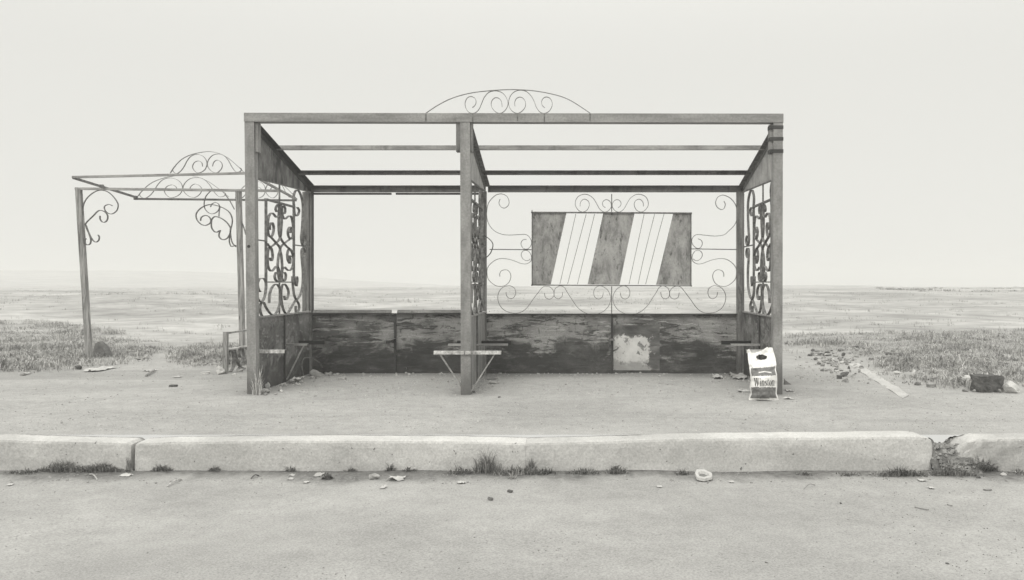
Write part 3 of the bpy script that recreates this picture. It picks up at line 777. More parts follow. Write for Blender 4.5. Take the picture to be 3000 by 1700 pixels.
# low side rail of the canopy, next to the shelter
lr = empty('low_rail', G(661, 1096) - wloc(cn)); lr.parent = cn
LX = G(661, 1096).x; LY = G(661, 1096).y
m = MB(); m.box(LX - .023, LX + .023, LY - .02, LY + .03, -.02, .475); m.build('post', M_WOOD, lr)
m = MB(); m.box(LX - .014, LX + .014, LY + .032, YP + .3, .448, .470); m.build('top_rail', M_RAIL, lr)
m = MB(); m.box(LX - .02, LX + .02, LY + .032, YP + .3, .262, .277); m.build('lower_rail', M_BRK, lr)
def lrs(pts): return [Vector((LX, LY + u, z)) for u, z in pts]
for q in ([(.10, .10), (.06, .16), (.08, .22), (.14, .258), (.20, .235), (.235, .16), (.22, .06), (.14, .012)],
          [(.42, .15), (.39, .20), (.42, .25), (.48, .255), (.52, .20), (.50, .11), (.42, .04), (.36, .015)], [(.26, .255), (.30, .17), (.36, .09), (.46, .03), (.56, .01)],
          [(.60, .258), (.70, .20), (.72, .10), (.80, .02)]):
    m = MB(); m.strip(spline(lrs(q), 6), (1, 0, 0), .035, .010); m.build('scroll', M_IRON, lr)

# ------------------------------------------------------------------ carrier bag
def bag():
    D = (2080, 920, 5.2); Yc = 7.66
    Lp = [(0, 1322), (.03, 1300), (.12, 1200), (.22, 1100), (.35, 960), (.5, 850), (.62, 760), (.8, 640), (1, 540)]
    def lerp(tab, v):
        for (a, b), (c, d_) in zip(tab, tab[1:]):
            if v <= c: return b + (d_ - b) * (v - a) / (c - a)
        return tab[-1][1]
    left = [(0, 585), (.05, 592), (.14, 622), (.25, 606), (.38, 620), (.5, 616), (.555, 606), (.62, 604), (.8, 582), (1, 572)]
    right = [(0, 1052), (.05, 1040), (.14, 1016), (.25, 1024), (.38, 1026), (.5, 1022), (.58, 1005), (.68, 1012), (.8, 998), (1, 952)]
    def top(u): return lerp([(0, 545), (.07, 532), (.16, 590), (.3, 590), (.55, 562), (.72, 520), (.80, 500), (.83, 518), (.9, 508), (1, 515)], u)
    def front(u, v, lift=0):
        y = 1322 - (1322 - top(u)) * v
        # baseline bows up in the middle so only the corners reach the ground
        y -= 10 * math.sin(math.pi * u) ** 2 * (1 - v) ** 8
        x = lerp(left, v) + (lerp(right, v) - lerp(left, v)) * u
        wr = .010 * mnoise.noise(Vector((u * 5, v * 9, 2))) + .008 * mnoise.noise(Vector((u * 11 + v * 9, v * 14 - u * 6, 5)))
        fold = .012 * math.exp(-((v - .60 - .05 * math.cos(u * 5)) / .03) ** 2)
        bulge = (.10 * min(1, math.sin(math.pi * min(.999, max(.001, u))) ** .55)) * (ss(.66, .45, v) * .85 + .12) * (.55 + .45 * ss(0, .12, v))
        return P(D[0] + x / D[2], D[1] + y / D[2], Yc - (bulge + wr - fold + lift - .09 * ss(.6, 1.0, v)))
    def back(u, v):
        p = front(u, v); d0 = p.y
        th = (.10 * math.sin(math.pi * min(.999, max(.001, u))) ** .5) * (ss(.70, .45, v) * .9 + .06)
        b_ = Vector((p.x, max(d0 + .004, Yc + th + .09 * ss(.6, 1.0, v)), p.z)); 
        if v > .99: b_.z -= .012 + .008 * math.sin(u * 9)
        return b_
    root = empty('carrier_bag', P(2080 + 815 / 5.2, 920 + 1322 / 5.2, Yc)); root.location.z = 0
    tag(root, 'full white plastic carrier bag with dark bands standing against the right front post', 'carrier bag')
    NU, NV = 44, 84
    def dark(u, v):
        y = 1322 - (1322 - top(u)) * v
        x = lerp(left, v) + (lerp(right, v) - lerp(left, v)) * u
        lx, rx2 = lerp(left, v), lerp(right, v)
        if not (lx + 22 < x < rx2 - 22): return False
        if 1116 < y < 1296 - 18 * abs(u - .5) * 2: return True
        if 800 + 30 * (1 - u) ** .7 - 20 * max(0, u - .5) < y < 950 - 12 * u: 
            return not (abs(y - (905 - 25 * math.cos((u - .55) * 5))) < 7 and u > .35 and u < .8)
        return False
    hole = lambda u, v: ((lerp(left, v) + (lerp(right, v) - lerp(left, v)) * u - 785) / 82) ** 2 + ((1322 - (1322 - top(u)) * v - 660) / 42) ** 2 < 1
    for nm, fn, fr in (('bag_front', front, True), ('bag_back', back, False)):
        m = MB()
        for j in range(NV + 1):
            for i in range(NU + 1): m.v.append(fn(i / NU, j / NV))
        for j in range(NV):
            for i in range(NU):
                u, v = (i + .5) / NU, (j + .5) / NV
                if hole(u, v): continue
                q = (j * (NU + 1) + i, j * (NU + 1) + i + 1, (j + 1) * (NU + 1) + i + 1, (j + 1) * (NU + 1) + i)
                m.f.append(q if fr else q[::-1]); m.mi.append(1 if fr and dark(u, v) else 0)
        m.build(nm, [M_BAGW, M_BAGD], root, smooth=True)
    # dark sheet painting the bag's inner shade behind the handle hole
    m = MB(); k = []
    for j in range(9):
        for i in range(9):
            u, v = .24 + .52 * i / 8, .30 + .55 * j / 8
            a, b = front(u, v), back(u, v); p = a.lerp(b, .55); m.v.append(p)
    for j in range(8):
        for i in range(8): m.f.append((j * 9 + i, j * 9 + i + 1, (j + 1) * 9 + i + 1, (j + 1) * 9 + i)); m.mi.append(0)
    m.build('hole_shade_sheet', M_HOLE, root, smooth=True)
    # lettering, drawn in the bag's own (u, y) and pressed onto its front
    polys = []
    def st(x, pts): polys.append([(x + a, b) for a, b in pts])
    def sweep(x, pts, wd):
        for (a, b, w0), (c, d_, w1) in zip(pts, pts[1:]):
            dx, dy = c - a, d_ - b; L = math.hypot(dx, dy) or 1; nx_, ny_ = -dy / L, dx / L
            st(x, [(a - nx_ * w0, b - ny_ * w0), (c - nx_ * w1, d_ - ny_ * w1), (c + nx_ * w1, d_ + ny_ * w1), (a + nx_ * w0, b + ny_ * w0)])
    x = 0
    st(x, [(.04, 1), (.15, 1), (.255, 0), (.205, 0)]); st(x, [(.205, 0), (.25, 0), (.36, .9), (.325, .9)]); st(x, [(.27, 1), (.38, 1), (.475, 0), (.425, 0)]); st(x, [(.43, 0), (.47, 0), (.60, 1), (.565, 1)])
    st(x, [(0, .965), (.19, .965), (.19, 1), (0, 1)]); st(x, [(.24, .965), (.42, .965), (.42, 1), (.24, 1)]); st(x, [(.51, .965), (.65, .965), (.65, 1), (.51, 1)])
    def stem(x, a, z1): st(x, [(a, 0), (a + .075, 0), (a + .075, z1), (a, z1)]); st(x, [(a - .035, 0), (a + .11, 0), (a + .11, .03), (a - .035, .03)])
    x = .68; stem(x, .035, .66); st(x, [(0, .62), (.11, .66), (.035, .67), (0, .645)]); st(x, [(.03, .80), (.115, .80), (.115, .93), (.03, .93)])
    def en(x): stem(x, .035, .66); st(x, [(0, .62), (.11, .66), (.035, .67), (0, .645)]); stem(x, .215, .54); sweep(x, [(.10, .50, .015), (.14, .60, .022), (.20, .635, .03), (.245, .60, .04), (.252, .52, .037)], 0)
    x = .85; en(x)
    x = 1.21; sweep(x, [(.20, .50, .012), (.19, .58, .015), (.13, .645, .018), (.06, .60, .03), (.05, .50, .035), (.10, .38, .045), (.17, .26, .045), (.19, .15, .035), (.14, .05, .022), (.07, .02, .016), (.03, .08, .014), (.02, .18, .012)], 0)
    x = 1.45; sweep(x, [(.09, .88, .012), (.085, .66, .036), (.085, .14, .037), (.12, .04, .028), (.18, .06, .012)], 0); st(x, [(0, .615), (.19, .615), (.19, .65), (0, .65)])
    x = 1.66; ov = [(.125 + .095 * math.sin(t * math.pi / 8), .325 + .315 * math.cos(t * math.pi / 8), .016 + .024 * abs(math.sin(t * math.pi / 8))) for t in range(17)]
    sweep(x, ov, 0)
    x = 1.92; en(x)
    W_ = 2.28
    m = MB()
    for pl_ in polys:
        # cut each stroke into slices so it follows the curved film
        a, b, c, d_ = pl_
        for k in range(5):
            def cut(t, e0, e1): return (e0[0] + (e1[0] - e0[0]) * t, e0[1] + (e1[1] - e0[1]) * t)
            q = [cut(k / 5, a, d_), cut(k / 5, b, c), cut((k + 1) / 5, b, c), cut((k + 1) / 5, a, d_)]
            pts_ = []
            for (lx, ly) in q:
                u = .115 + .80 * lx / W_; y = 1103 - 128 * ly - 10 * (lx / W_ - .2)
                v = (1322 - y) / (1322 - top(u)); pts_.append(front(u, v, .003))
            m.quad(*pts_)
    m.build('lettering', M_INK, root)
bag()

# ------------------------------------------------------------------ stones, scraps, sticks
def stone(name, loc, sx_, sy_, sz_, seed, mat, label, cat='stone', group=None, block=False, rot=0, sink=.15):
    import bmesh
    bm = bmesh.new()
    if block:
        bmesh.ops.create_cube(bm, size=1.6); bmesh.ops.subdivide_edges(bm, edges=bm.edges[:], cuts=5, use_grid_fill=True)
    else: bmesh.ops.create_icosphere(bm, subdivisions=3, radius=1)
    ca, sa = math.cos(rot), math.sin(rot)
    for v in bm.verts:
        p = v.co.copy(); q = p + Vector((seed * 3.1, seed * 1.7, 0))
        k = 1 + .30 * mnoise.noise(q * .9) + .16 * mnoise.noise(q * 2.3) + .07 * mnoise.noise(q * 6)
        if not block:   # facets
            for fn in range(11):
                rr = random.Random(seed * 31 + fn); nv = Vector((rr.uniform(-1, 1), rr.uniform(-1, 1), rr.uniform(-.5, 1))).normalized()
                dd = p.dot(nv) - rr.uniform(.45, .72)
                if dd > 0: p -= nv * dd * .85
        else: k = 1 + .22 * mnoise.noise(q * 1.1) + .12 * mnoise.noise(q * 2.7) + .06 * mnoise.noise(q * 6)
        p = p * k; x_, y_ = p.x * sx_, p.y * sy_
        v.co = Vector((x_ * ca - y_ * sa, x_ * sa + y_ * ca, (p.z + 1 - sink * 2) * sz_))
    me = bpy.data.meshes.new(name); bm.to_mesh(me); bm.free(); me.materials.append(mat)
    o = bpy.data.objects.new(name, me); COL.objects.link(o); o.location = loc
    return tag(o, label, cat, group)
def at_px(x, y, road=False):
    p = G(x, y, ROADZ if road else 0.0)
    if road: return p
    p.z = gz(p.x, p.y); return p
def pst(x, y, w_, h_, mat, label, road=False, block=False, name='stone', group=None, d=None, rot=None, sink=.15, cat='stone'):
    """stone whose foot is at (x, y) px, w x h px large"""
    p = at_px(x, y, road); s_ = p.y / F
    return stone(name, p, w_ * s_ / 2, (d or w_ * .8) * s_ / 2, h_ * s_ / 2, rnd.random() * 40, mat, label, cat, group, block, rnd.uniform(-.4, .4) if rot is None else rot, sink)

pst(2889, 1148, 82, 58, M_BLOCK, 'big dark rectangular stone block at the edge of the grass', block=True, d=70, rot=.08, sink=.08)
pst(2962, 1151, 60, 40, M_STW, 'long pale boulder right of the dark stone block', d=54, rot=-.2)
pst(2838, 1130, 36, 24, M_STW, 'pale stone half hidden behind the left side of the dark block')
pst(2858, 1149, 16, 16, M_STG, 'small grey stone at the left foot of the dark block')
pst(2928, 1151, 15, 18, M_STG, 'small grey stone wedged between dark block and pale boulder')
pst(2829, 1147, 20, 14, M_STG, 'small grey stone in front of the pale stone left of the dark block')
pst(2689, 1129, 24, 14, M_STG, 'rounded grey stone on the verge left of a flat slab')
pst(2728, 1134, 28, 12, M_STG, 'flat grey slab stone on the verge edge right of a rounded stone', block=True)
pst(2628, 1098, 34, 14, M_STW, 'low white stone in the grass behind the pale edging strip')
pst(2678, 1108, 18, 24, M_STW, 'upright white stone in the grass right of the edging strip')
pst(2473, 1104, 30, 20, M_STD, 'dark peaked stone in front of the rubble heap')
pst(2477, 1119, 26, 14, M_STG, 'half buried grey stone nearest the road below the rubble heap')
pst(2459, 1110, 18, 14, M_STD, 'dark cube of stone right of the peaked stone', block=True)
pst(2543, 1124, 9, 5, M_STD, 'tiny dark pebble left of the pale edging strip')
pst(508, 1134, 25, 8, M_STD, 'flat black stone alone on the bare ground left of the shelter', block=True)
pst(642, 1098, 32, 26, M_STW, 'white angular stone leaning at the foot of the low rail post')
pst(602, 1097, 26, 8, M_STW, 'flat white stone left of the low rail post', block=True)
pst(702, 1091, 18, 10, M_STW, 'white stone chip under the low rail next to the shelter post', block=True)
pst(686, 1099, 18, 6, M_STW, 'thin pale stone chip in front of the low rail')
pst(775, 1154, 42, 22, M_STW, 'broad pale stone lying at the base of the left front post')
pst(783, 1140, 26, 24, M_STW, 'smaller pale stone resting above the broad one at the left post')
pst(1003, 1114, 26, 10, M_STW, 'bright white brick piece on the floor of the left bay', block=True)
pst(937, 1104, 26, 7, M_STW, 'flat white slab in the left back corner under the wire hoop', block=True)
pst(962, 1097, 20, 6, M_STW, 'small white slab just right of the wire hoop', block=True)
pst(922, 1100, 46, 22, M_STW, 'pale rubble lump heaped inside the wire hoop')
pst(854, 1124, 22, 16, M_STG, 'grey lump of rubble beside the crumpled paper at the left wall')
pst(1445, 1124, 36, 7, M_STW, 'flat pale slab right of the middle partition')
pst(1440, 1112, 34, 10, M_STG, 'low grey stone against the foot of the middle partition')
pst(1463, 1164, 11, 5, M_STD, 'tiny dark stone in front of the middle post')
pst(1388, 1150, 12, 7, M_STD, 'dark pebble touching the base of the middle post')
p = at_px(262, 1056); s_ = p.y / F; m = MB()
q = [(0, 4), (54, 8), (34, -28), (14, -46), (2, -40)]
n_ = len(q)
for dy in (0, .10):
    for a, b in q: m.v.append(p + Vector((a * s_, dy + .05 + (.06 if b < 0 else 0), -b * s_)))
m.f = [tuple(range(n_))[::-1], tuple(range(n_, 2 * n_))] + [(k, (k + 1) % n_, n_ + (k + 1) % n_, n_ + k) for k in range(n_)]; m.mi = [0] * len(m.f)
tag(m.build('stone_slab', M_STD, loc=p), 'dark tapering slab leaning in the grass at the foot of the left timber post', 'slab')
pst(1094, 1404, 42, 22, M_STG, 'flat grey stone lying in the gutter below the kerb', road=True)
pst(1437, 1466, 24, 14, M_STD, 'dark stone on the road in front of the weed tuft', road=True)
pst(1496, 1443, 22, 12, M_STD, 'dark triangular stone on the road right of the weed tuft', road=True)
pst(2866, 1402, 18, 10, M_STD, 'dark wedge stone below the weedy gap in the kerb', road=True)
pst(2940, 1394, 26, 12, M_STW, 'white stone in the gutter under the crumbling kerb stone', road=True)
pst(2978, 1386, 20, 9, M_STW, 'smaller white stone against the crumbling kerb stone', road=True)
pst(2893, 1438, 26, 7, M_STG, 'thin flat stone on the road right of the weedy gap', road=True)
pst(2463, 1476, 9, 6, M_STD, 'tiny black stone alone on the road at right', road=True)
pst(2245, 1650, 11, 6, M_STG, 'pebble on the road nearest the bottom edge right of centre', road=True)
pst(2775, 1652, 12, 5, M_STD, 'dark pebble at the bottom right of the road', road=True)
pst(433, 1622, 12, 4, M_STD, 'dark pebble at the bottom left of the road', road=True)
pst(68, 1100, 24, 12, M_STG, 'grey stone poking from the turf edge at far left')
pst(230, 1084, 30, 14, M_STD, 'dark clod at the turf edge left of a white paper', name='clod', cat='clod')
pst(430, 1052, 18, 14, M_STW, 'white stone at the tip of the left turf bank')
pst(412, 1056, 24, 8, M_STG, 'grey stone beside the white one on the left turf bank')
for x, y in ((1100, 1089), (1122, 1088), (1190, 1093), (1210, 1094), (1238, 1087), (1247, 1090), (1270, 1088), (1279, 1089), (1294, 1092), (1318, 1092), (1331, 1087), (1326, 1113), (1312, 1118), (965, 1099), (982, 1101), (990, 1096)):
    pst(x, y + 2, rnd.uniform(7, 13), rnd.uniform(5, 9), M_STW, 'small white stone chip strewn along the foot of the left bay back wall', group='white chips along the left back wall')
for k in range(34):
    x = 770 + 210 * rnd.random() ** .9; y = 830 + .3434 * (1680 - x) + rnd.uniform(5, 30)
    pst(x, y, rnd.uniform(6, 17), rnd.uniform(5, 10), M_STW if k % 3 else M_STG, 'small rubble chip strewn along the foot of the left side wall', group='rubble chips along the left side wall')
for k in range(96):
    a = rnd.random(); x = rnd.gauss(2430, 38) + 30 * a; y = 1044 + 50 * a + rnd.uniform(-8, 8)
    if k > 60: x = rnd.uniform(2370, 2560); y = rnd.uniform(1028, 1052)
    pst(x, y, rnd.uniform(8, 20), rnd.uniform(6, 13), rnd.choice((M_STG, M_STG, M_STW, M_STG, M_STD)), 'rubble stone in the scattered heap left of the pale edging strip', name='rubble_stone', group='rubble heap by the edging strip')
for k in range(14):
    x = rnd.uniform(2535, 2640)
    pst(x, rnd.uniform(1042, 1062), rnd.uniform(10, 18), rnd.uniform(8, 14), M_STD if k % 2 else M_STG, 'dark rubble stone among the grass behind the edging strip', name='rubble_stone', group='dark rubble in the grass')

def scrap(x, y, w_, d_, mat, label, road=False, curl=.25, name='paper_scrap', rot=0, cat='paper scrap', group=None, lift=.004):
    p = at_px(x, y, road); s_ = p.y / F; n_ = 6; W_ = w_ * s_; D_ = d_ * s_
    m = MB(); sd = rnd.random() * 50
    for j in range(n_ + 1):
        for i in range(n_ + 1):
            a, b = i / n_ - .5, j / n_ - .5
            ca, sa = math.cos(rot), math.sin(rot)
            xx, yy = a * W_ * (1 + .3 * mnoise.noise(Vector((b * 3, sd, 0)))), b * D_ * (1 + .3 * mnoise.noise(Vector((a * 3, sd, 4))))
            zz = lift + W_ * curl * (abs(mnoise.noise(Vector((a * 2.2, b * 2.2, sd)))) + .35 * (2 * a) ** 2 * abs(mnoise.noise(Vector((sd, 1, 1)))))
            m.v.append(p + Vector((xx * ca - yy * sa, xx * sa + yy * ca, zz)))
    for j in range(n_):
        for i in range(n_): m.f.append((j * (n_ + 1) + i, j * (n_ + 1) + i + 1, (j + 1) * (n_ + 1) + i + 1, (j + 1) * (n_ + 1) + i)); m.mi.append(0)
    o = m.build(name, mat, loc=p, smooth=True); return tag(o, label, cat, group)
scrap(295, 1084, 44, 110, M_PAPER, 'crumpled white paper lying at the edge of the left turf bank', curl=.35)
scrap(75, 1097, 22, 30, M_PAPER, 'small white scrap at the turf edge at far left')
scrap(440, 1088, 30, 40, M_PAPERG, 'greyish flat scrap on the path between the turf banks')
scrap(520, 1106, 22, 30, M_PAPERG, 'grey scrap on the bare ground left of the low rail')
scrap(870, 1119, 30, 60, M_PAPER, 'crumpled pale paper against the foot of the left side wall', curl=.75)
scrap(2104, 1108, 30, 60, M_PAPER, 'crumpled white paper in the right back corner of the shelter', curl=.7)
scrap(2165, 1108, 46, 70, M_PAPERG, 'crumpled dirty paper by the right side wall beside the bag', curl=.6)
scrap(2178, 1147, 32, 36, M_PAPER, 'flat white scrap lying left of the carrier bag')
scrap(2313, 1147, 20, 30, M_PAPER, 'small white scrap right of the right front post')
scrap(2309, 1169, 24, 24, M_PAPER, 'thin pale scrap in front of the right front post')
scrap(2225, 1172, 20, 14, M_STD, 'dark flat scrap under the front edge of the carrier bag', name='scrap', lift=.003)
scrap(1162, 1406, 40, 40, M_PAPER, 'folded bright white paper in the gutter near the flat stone', road=True, curl=.4)
scrap(935, 1393, 26, 50, M_PAPER, 'square white paper in the gutter left of the flat stone', road=True)
scrap(857, 1394, 15, 26, M_PAPER, 'white scrap touching the kerb, upper one of a pair', road=True)
scrap(852, 1405, 16, 24, M_PAPER, 'white scrap just below another one near the kerb', road=True)
scrap(898, 1415, 15, 22, M_PAPER, 'small white scrap below the square paper on the road', road=True)
scrap(1123, 1430, 16, 28, M_PAPER, 'small curled scrap on the road below the flat stone', road=True, curl=.5)
scrap(30, 1422, 14, 22, M_PAPER, 'small white scrap at the far left of the road', road=True)
scrap(365, 1378, 14, 24, M_PAPER, 'white scrap among weeds at the left kerb joint', road=True, curl=.5)
scrap(370, 1395, 34, 30, M_PAPER, 'pale torn paper below the left kerb joint', road=True, curl=.3)
scrap(1932, 1427, 14, 22, M_PAPER, 'small white scrap on the road left of the plastic lid', road=True)
scrap(2143, 1414, 14, 18, M_PAPER, 'small white scrap right of the plastic lid', road=True)
scrap(2700, 1409, 20, 26, M_PAPER, 'white scrap on the road left of the weedy kerb gap, upper of two', road=True)
scrap(2728, 1431, 16, 24, M_PAPER, 'white scrap on the road below another near the weedy gap', road=True)
scrap(1352, 1416, 24, 26, M_PAPER, 'curled white shred on the road left of the weed tuft', road=True, curl=.5)
# crushed plastic lid
p = at_px(2060, 1404, True); s_ = p.y / F; m = MB(); NL = 28
for ring, (rr, zz) in enumerate(((1.0, .006), (.97, .022), (.62, .026), (.50, .012), (.0, .010))):
    for k in range(NL):
        an = 2 * math.pi * k / NL; q = 1 + .10 * math.cos(3 * an + .6) + .06 * math.sin(7 * an)
        m.v.append(p + Vector((25 * s_ * rr * q * math.cos(an), 40 * s_ * rr * q * math.sin(an), zz + .012 * (1 + math.sin(an)) * rr)))
for ring in range(4):
    for k in range(NL): m.f.append((ring * NL + k, ring * NL + (k + 1) % NL, (ring + 1) * NL + (k + 1) % NL, (ring + 1) * NL + k)); m.mi.append(1 if ring == 3 else 0)
o = m.build('plastic_lid', [M_PAPER, M_STG], loc=p); tag(o, 'crushed white plastic lid with a dark middle lying against the kerb', 'lid')

def stick(a, b, r_, mat, label, road=False, bend=.02, name='stick', cat='stick'):
    p, q = at_px(*a, road), at_px(*b, road); md = p.lerp(q, .5) + Vector((0, 0, bend)); m = MB()
    p = p + Vector((0, 0, r_)); q = q + Vector((0, 0, r_ * 1.5))
    m.tube(spline([p, md, q], 4), r_, 5); o = m.build(name, mat, loc=p); tag(o, label, cat)
stick((428, 1105), (452, 1090), .012, M_WOOD, 'short grey stick on the path between the turf banks')
stick((490, 1428), (531, 1408), .005, M_STRAW, 'long pale straw lying on the road below the left kerb stone', True)
stick((262, 1392), (285, 1408), .004, M_STRAW, 'bent pale straw among litter below the left weeds', True)
stick((736, 1404), (758, 1397), .004, M_STD, 'thin dark twig on the road below the second kerb stone', True)
stick((1092, 1380), (1122, 1372), .012, M_STD, 'dark stick lying along the kerb foot behind the flat stone', True)
stick((2680, 1487), (2722, 1496), .004, M_STG, 'dark ragged twig on the road at right', True, bend=.004)
stick((2775, 1479), (2790, 1484), .003, M_STG, 'short dark twig right of the ragged one on the road', True, bend=.003)
stick((2355, 1434), (2388, 1423), .002, M_STG, 'fine curved twig on the road in front of the long clean kerb', True)
# dark shard beside the right post
p = at_px(2304, 1126); m = MB(); s_ = p.y / F
m.hexa([p + Vector(q) * s_ for q in ((-7, -6, 0), (14, -4, 0), (14, 6, 0), (-7, 6, 0), (-6, -1, 17), (-3, -1, 12), (-3, 2, 12), (-6, 2, 17))])
tag(m.build('shard', M_STD, loc=p), 'pointed dark shard standing on the ground right of the right post', 'shard')
# wire hoop
m = MB(); b0, b1 = G(892, 1108), G(952, 1093)
m.tube(spline([b0, P(884, 1076, b0.y), P(887, 1056, b0.y), P(897, 1048, b0.y + .05), P(917, 1051, b0.y + .1), P(935, 1063, b0.y + .15), P(947, 1079, b1.y), b1], 6), .007, 6)
tag(m.build('wire_hoop', M_IRON, loc=b0), 'bent wire hoop sticking out of rubble in the left back corner', 'wire hoop')

# concrete edging strip, flush with the ground on the right
q = [G(2486, 1068), G(2514, 1066), G(2664, 1159), G(2645, 1168)]
m = MB(); NE = 30
for k in range(NE + 1):
    a, b = q[0].lerp(q[3], k / NE), q[1].lerp(q[2], k / NE)
    j1, j2 = .012 * nz(k * .35, 0, 1, 1), .02 * nz(k * .35, 7, 1, 1)
    dd = (b - a).normalized(); zz = .005 + .010 * nz(k * .3, 3, 1, 2)
    for pnt, z in ((a - dd * j1, -.02), (a - dd * j1, zz), (b + dd * j2, zz + .004), (b + dd * j2, -.02)): m.v.append(Vector((pnt.x, pnt.y, z)))
for k in range(NE):
    for j in range(3): m.f.append((k * 4 + j, k * 4 + j + 1, (k + 1) * 4 + j + 1, (k + 1) * 4 + j)); m.mi.append(0)
m.f.append((3, 2, 1, 0)); m.mi.append(0); m.f.append(tuple(NE * 4 + j for j in range(4))); m.mi.append(0)
tag(m.build('edging_strip', M_EDGE, loc=q[0]), 'long pale concrete edging strip sunk in the ground right of the shelter', 'edging strip')

# ------------------------------------------------------------------ grass and weeds
def blade(m, p, h, w_, lean, az, r_):
    """a blade: two bent segments ending in a tip"""
    d_ = Vector((math.cos(az), math.sin(az), 0)); t = Vector((-math.sin(az + r_), math.cos(az + r_), 0)) * w_ / 2
    a = p; b = p + d_ * lean * h * .35 + Vector((0, 0, h * .6)); c = p + d_ * lean * h + Vector((0, 0, h * (1 - .25 * lean)))
    n_ = len(m.v); m.v += [a - t, a + t, b + t * .8, b - t * .8, c]
    m.f += [(n_, n_ + 1, n_ + 2, n_ + 3), (n_ + 3, n_ + 2, n_ + 4)]; m.mi += [0, 0]
def clump(m, p, n_, h, spread, w_=.006, lean=.7, rr=rnd):
    for _ in range(n_):
        a = rr.uniform(0, 6.283); q = p + Vector((math.cos(a), math.sin(a), 0)) * spread * rr.random()
        blade(m, q, h * rr.uniform(.45, 1.1), w_ * rr.uniform(.7, 1.4), rr.uniform(.1, lean), rr.uniform(0, 6.283), rr.uniform(-.6, .6))
grn = random.Random(21)
m = MB()
for poly, N in zip(TURF, (8200, 3000, 8200)):
    x0, x1 = max(-120, min(a for a, b in poly)), min(3120, max(a for a, b in poly)); y0, y1 = min(b for a, b in poly), max(b for a, b in poly)
    for _ in range(N):
        x, y = grn.uniform(x0, x1), grn.uniform(y0, y1)
        p = G(x, y)
        if grn.random() > turf(p.x, p.y) * (.75 + .9 * nz(p.x, p.y, 1.1, 3)): continue
        p.z = gz(p.x, p.y) - .01
        tall = .035 + .09 * max(0, nz(p.x, p.y, .9, 6) + .2)
        clump(m, p, grn.randint(8, 16), tall * grn.choice((.5, .7, .9, 1.1, 1.7)), .12, grn.choice((.006, .008, .012)), 1.35, grn)
tag(m.build('verge_grass', M_GRASS), 'ragged grass on the turf banks beside the bus stop', 'grass', kind='stuff')
m = MB()
for _ in range(5200):
    Y = 12.5 * (90 / 12.5) ** (grn.random() ** 1.35); x = grn.uniform(-150, 3150); X = (x - VX) * Y / F
    if nz(X, Y, .22, 12) + .5 * nz(X, Y, .8, 4) + .5 * math.exp(-((X + 17) / 9) ** 2 - ((Y - 33) / 4) ** 2) < grn.uniform(-.35, .55): continue
    if -4.7 < X < -3.9 and Y < 13: continue
    s_ = .4 + Y / 34
    clump(m, Vector((X, Y, gz(X, Y) - .01)), grn.randint(6, 11), .08 * s_ ** .4 * grn.uniform(.6, 1.5), .14 * s_, .008 * s_, .9, grn)
for _ in range(26):      # taller tussocks on the rim of the field
    Y = grn.uniform(62, 72); X = grn.uniform(24, 38); clump(m, Vector((X, Y, gz(X, Y) - .02)), 40, grn.uniform(.12, .26), grn.uniform(.4, 1.1), .12, 1.2, grn)
tag(m.build('field_grass', M_FGRASS), 'sparse dry tussocks spread over the hazy field', 'grass', kind='stuff')

def weed(x, y, n_, h_px, sp_px, label, road=True, mat=M_WEED, lean=1.3, w_=.008, dy=0, group=None, name='weed_clump'):
    p = at_px(x, y, road); p.y += dy; s_ = p.y / F; m = MB(); rr = random.Random(int(x * 7 + y))
    for _ in range(int(n_ * 2.2)):
        q = p + Vector((rr.uniform(-1, 1) * rr.random() ** .4 * sp_px * s_, rr.uniform(-.5, .5) * min(.07, sp_px * s_), -.005))
        if road: q.y = min(q.y, 5.685)
        hh = h_px * 1.12 * s_ * (.25 + .75 * rr.random() ** 1.6) * (.35 + .75 * math.exp(-((q.x - p.x) / (sp_px * s_ * .55)) ** 2))
        blade(m, q, hh, w_ * rr.uniform(.6, 1.4), rr.uniform(.1, lean), rr.uniform(0, 6.283) if not road else rr.uniform(2.6, 6.8), rr.uniform(-.6, .6))
    tag(m.build(name, mat, loc=p), label, 'weeds', group)
weed(1425, 1386, 110, 84, 50, 'tall spiky weed tuft at the foot of the kerb in the middle', lean=.7, w_=.005)
weed(1345, 1388, 60, 30, 60, 'low dry weeds just left of the tall spiky tuft')
weed(1520, 1391, 210, 34, 95, 'leafy mat of weeds right of the tall spiky tuft')
weed(1556, 1384, 80, 44, 24, 'weeds climbing the joint between the two long kerb stones', lean=.4)
weed(1600, 1388, 90, 24, 50, 'low weeds right of the joint between the long kerb stones')
weed(1712, 1389, 140, 28, 62, 'low scrubby weeds under the chip in the long clean kerb')
weed(1806, 1389, 130, 36, 40, 'rounded weed cushion at the foot of the long clean kerb')
weed(2000, 1390, 70, 22, 30, 'small dark weed left of the plastic lid')
weed(2355, 1392, 70, 18, 36, 'low weed cushion at the kerb right of the plastic lid')
weed(2490, 1394, 70, 16, 80, 'thin fringe of weeds along the right part of the clean kerb')
weed(2640, 1395, 230, 36, 110, 'grassy weeds at the foot of the rounded kerb end')
weed(2790, 1394, 260, 40, 85, 'dense weeds at the mouth of the broken kerb gap')
weed(2765, 1375, 150, 44, 34, 'dry weeds filling the broken kerb gap against the rounded end', dy=.06)
weed(2820, 1360, 190, 50, 60, 'weeds tumbling down the broken kerb gap on its right', dy=.05)
weed(2990, 1388, 60, 18, 40, 'low weeds under the crumbling kerb at far right')
weed(190, 1384, 230, 44, 95, 'scrubby weeds heaped at the foot of the leftmost kerb stone')
weed(300, 1383, 230, 36, 85, 'leafy weeds between the scrub and the left kerb joint')
weed(388, 1380, 120, 46, 9, 'narrow weeds growing up the left kerb joint', lean=.25)
weed(70, 1389, 120, 22, 80, 'low weeds along the kerb at far left')
weed(480, 1382, 110, 30, 42, 'bushy low weeds right of the left kerb joint')
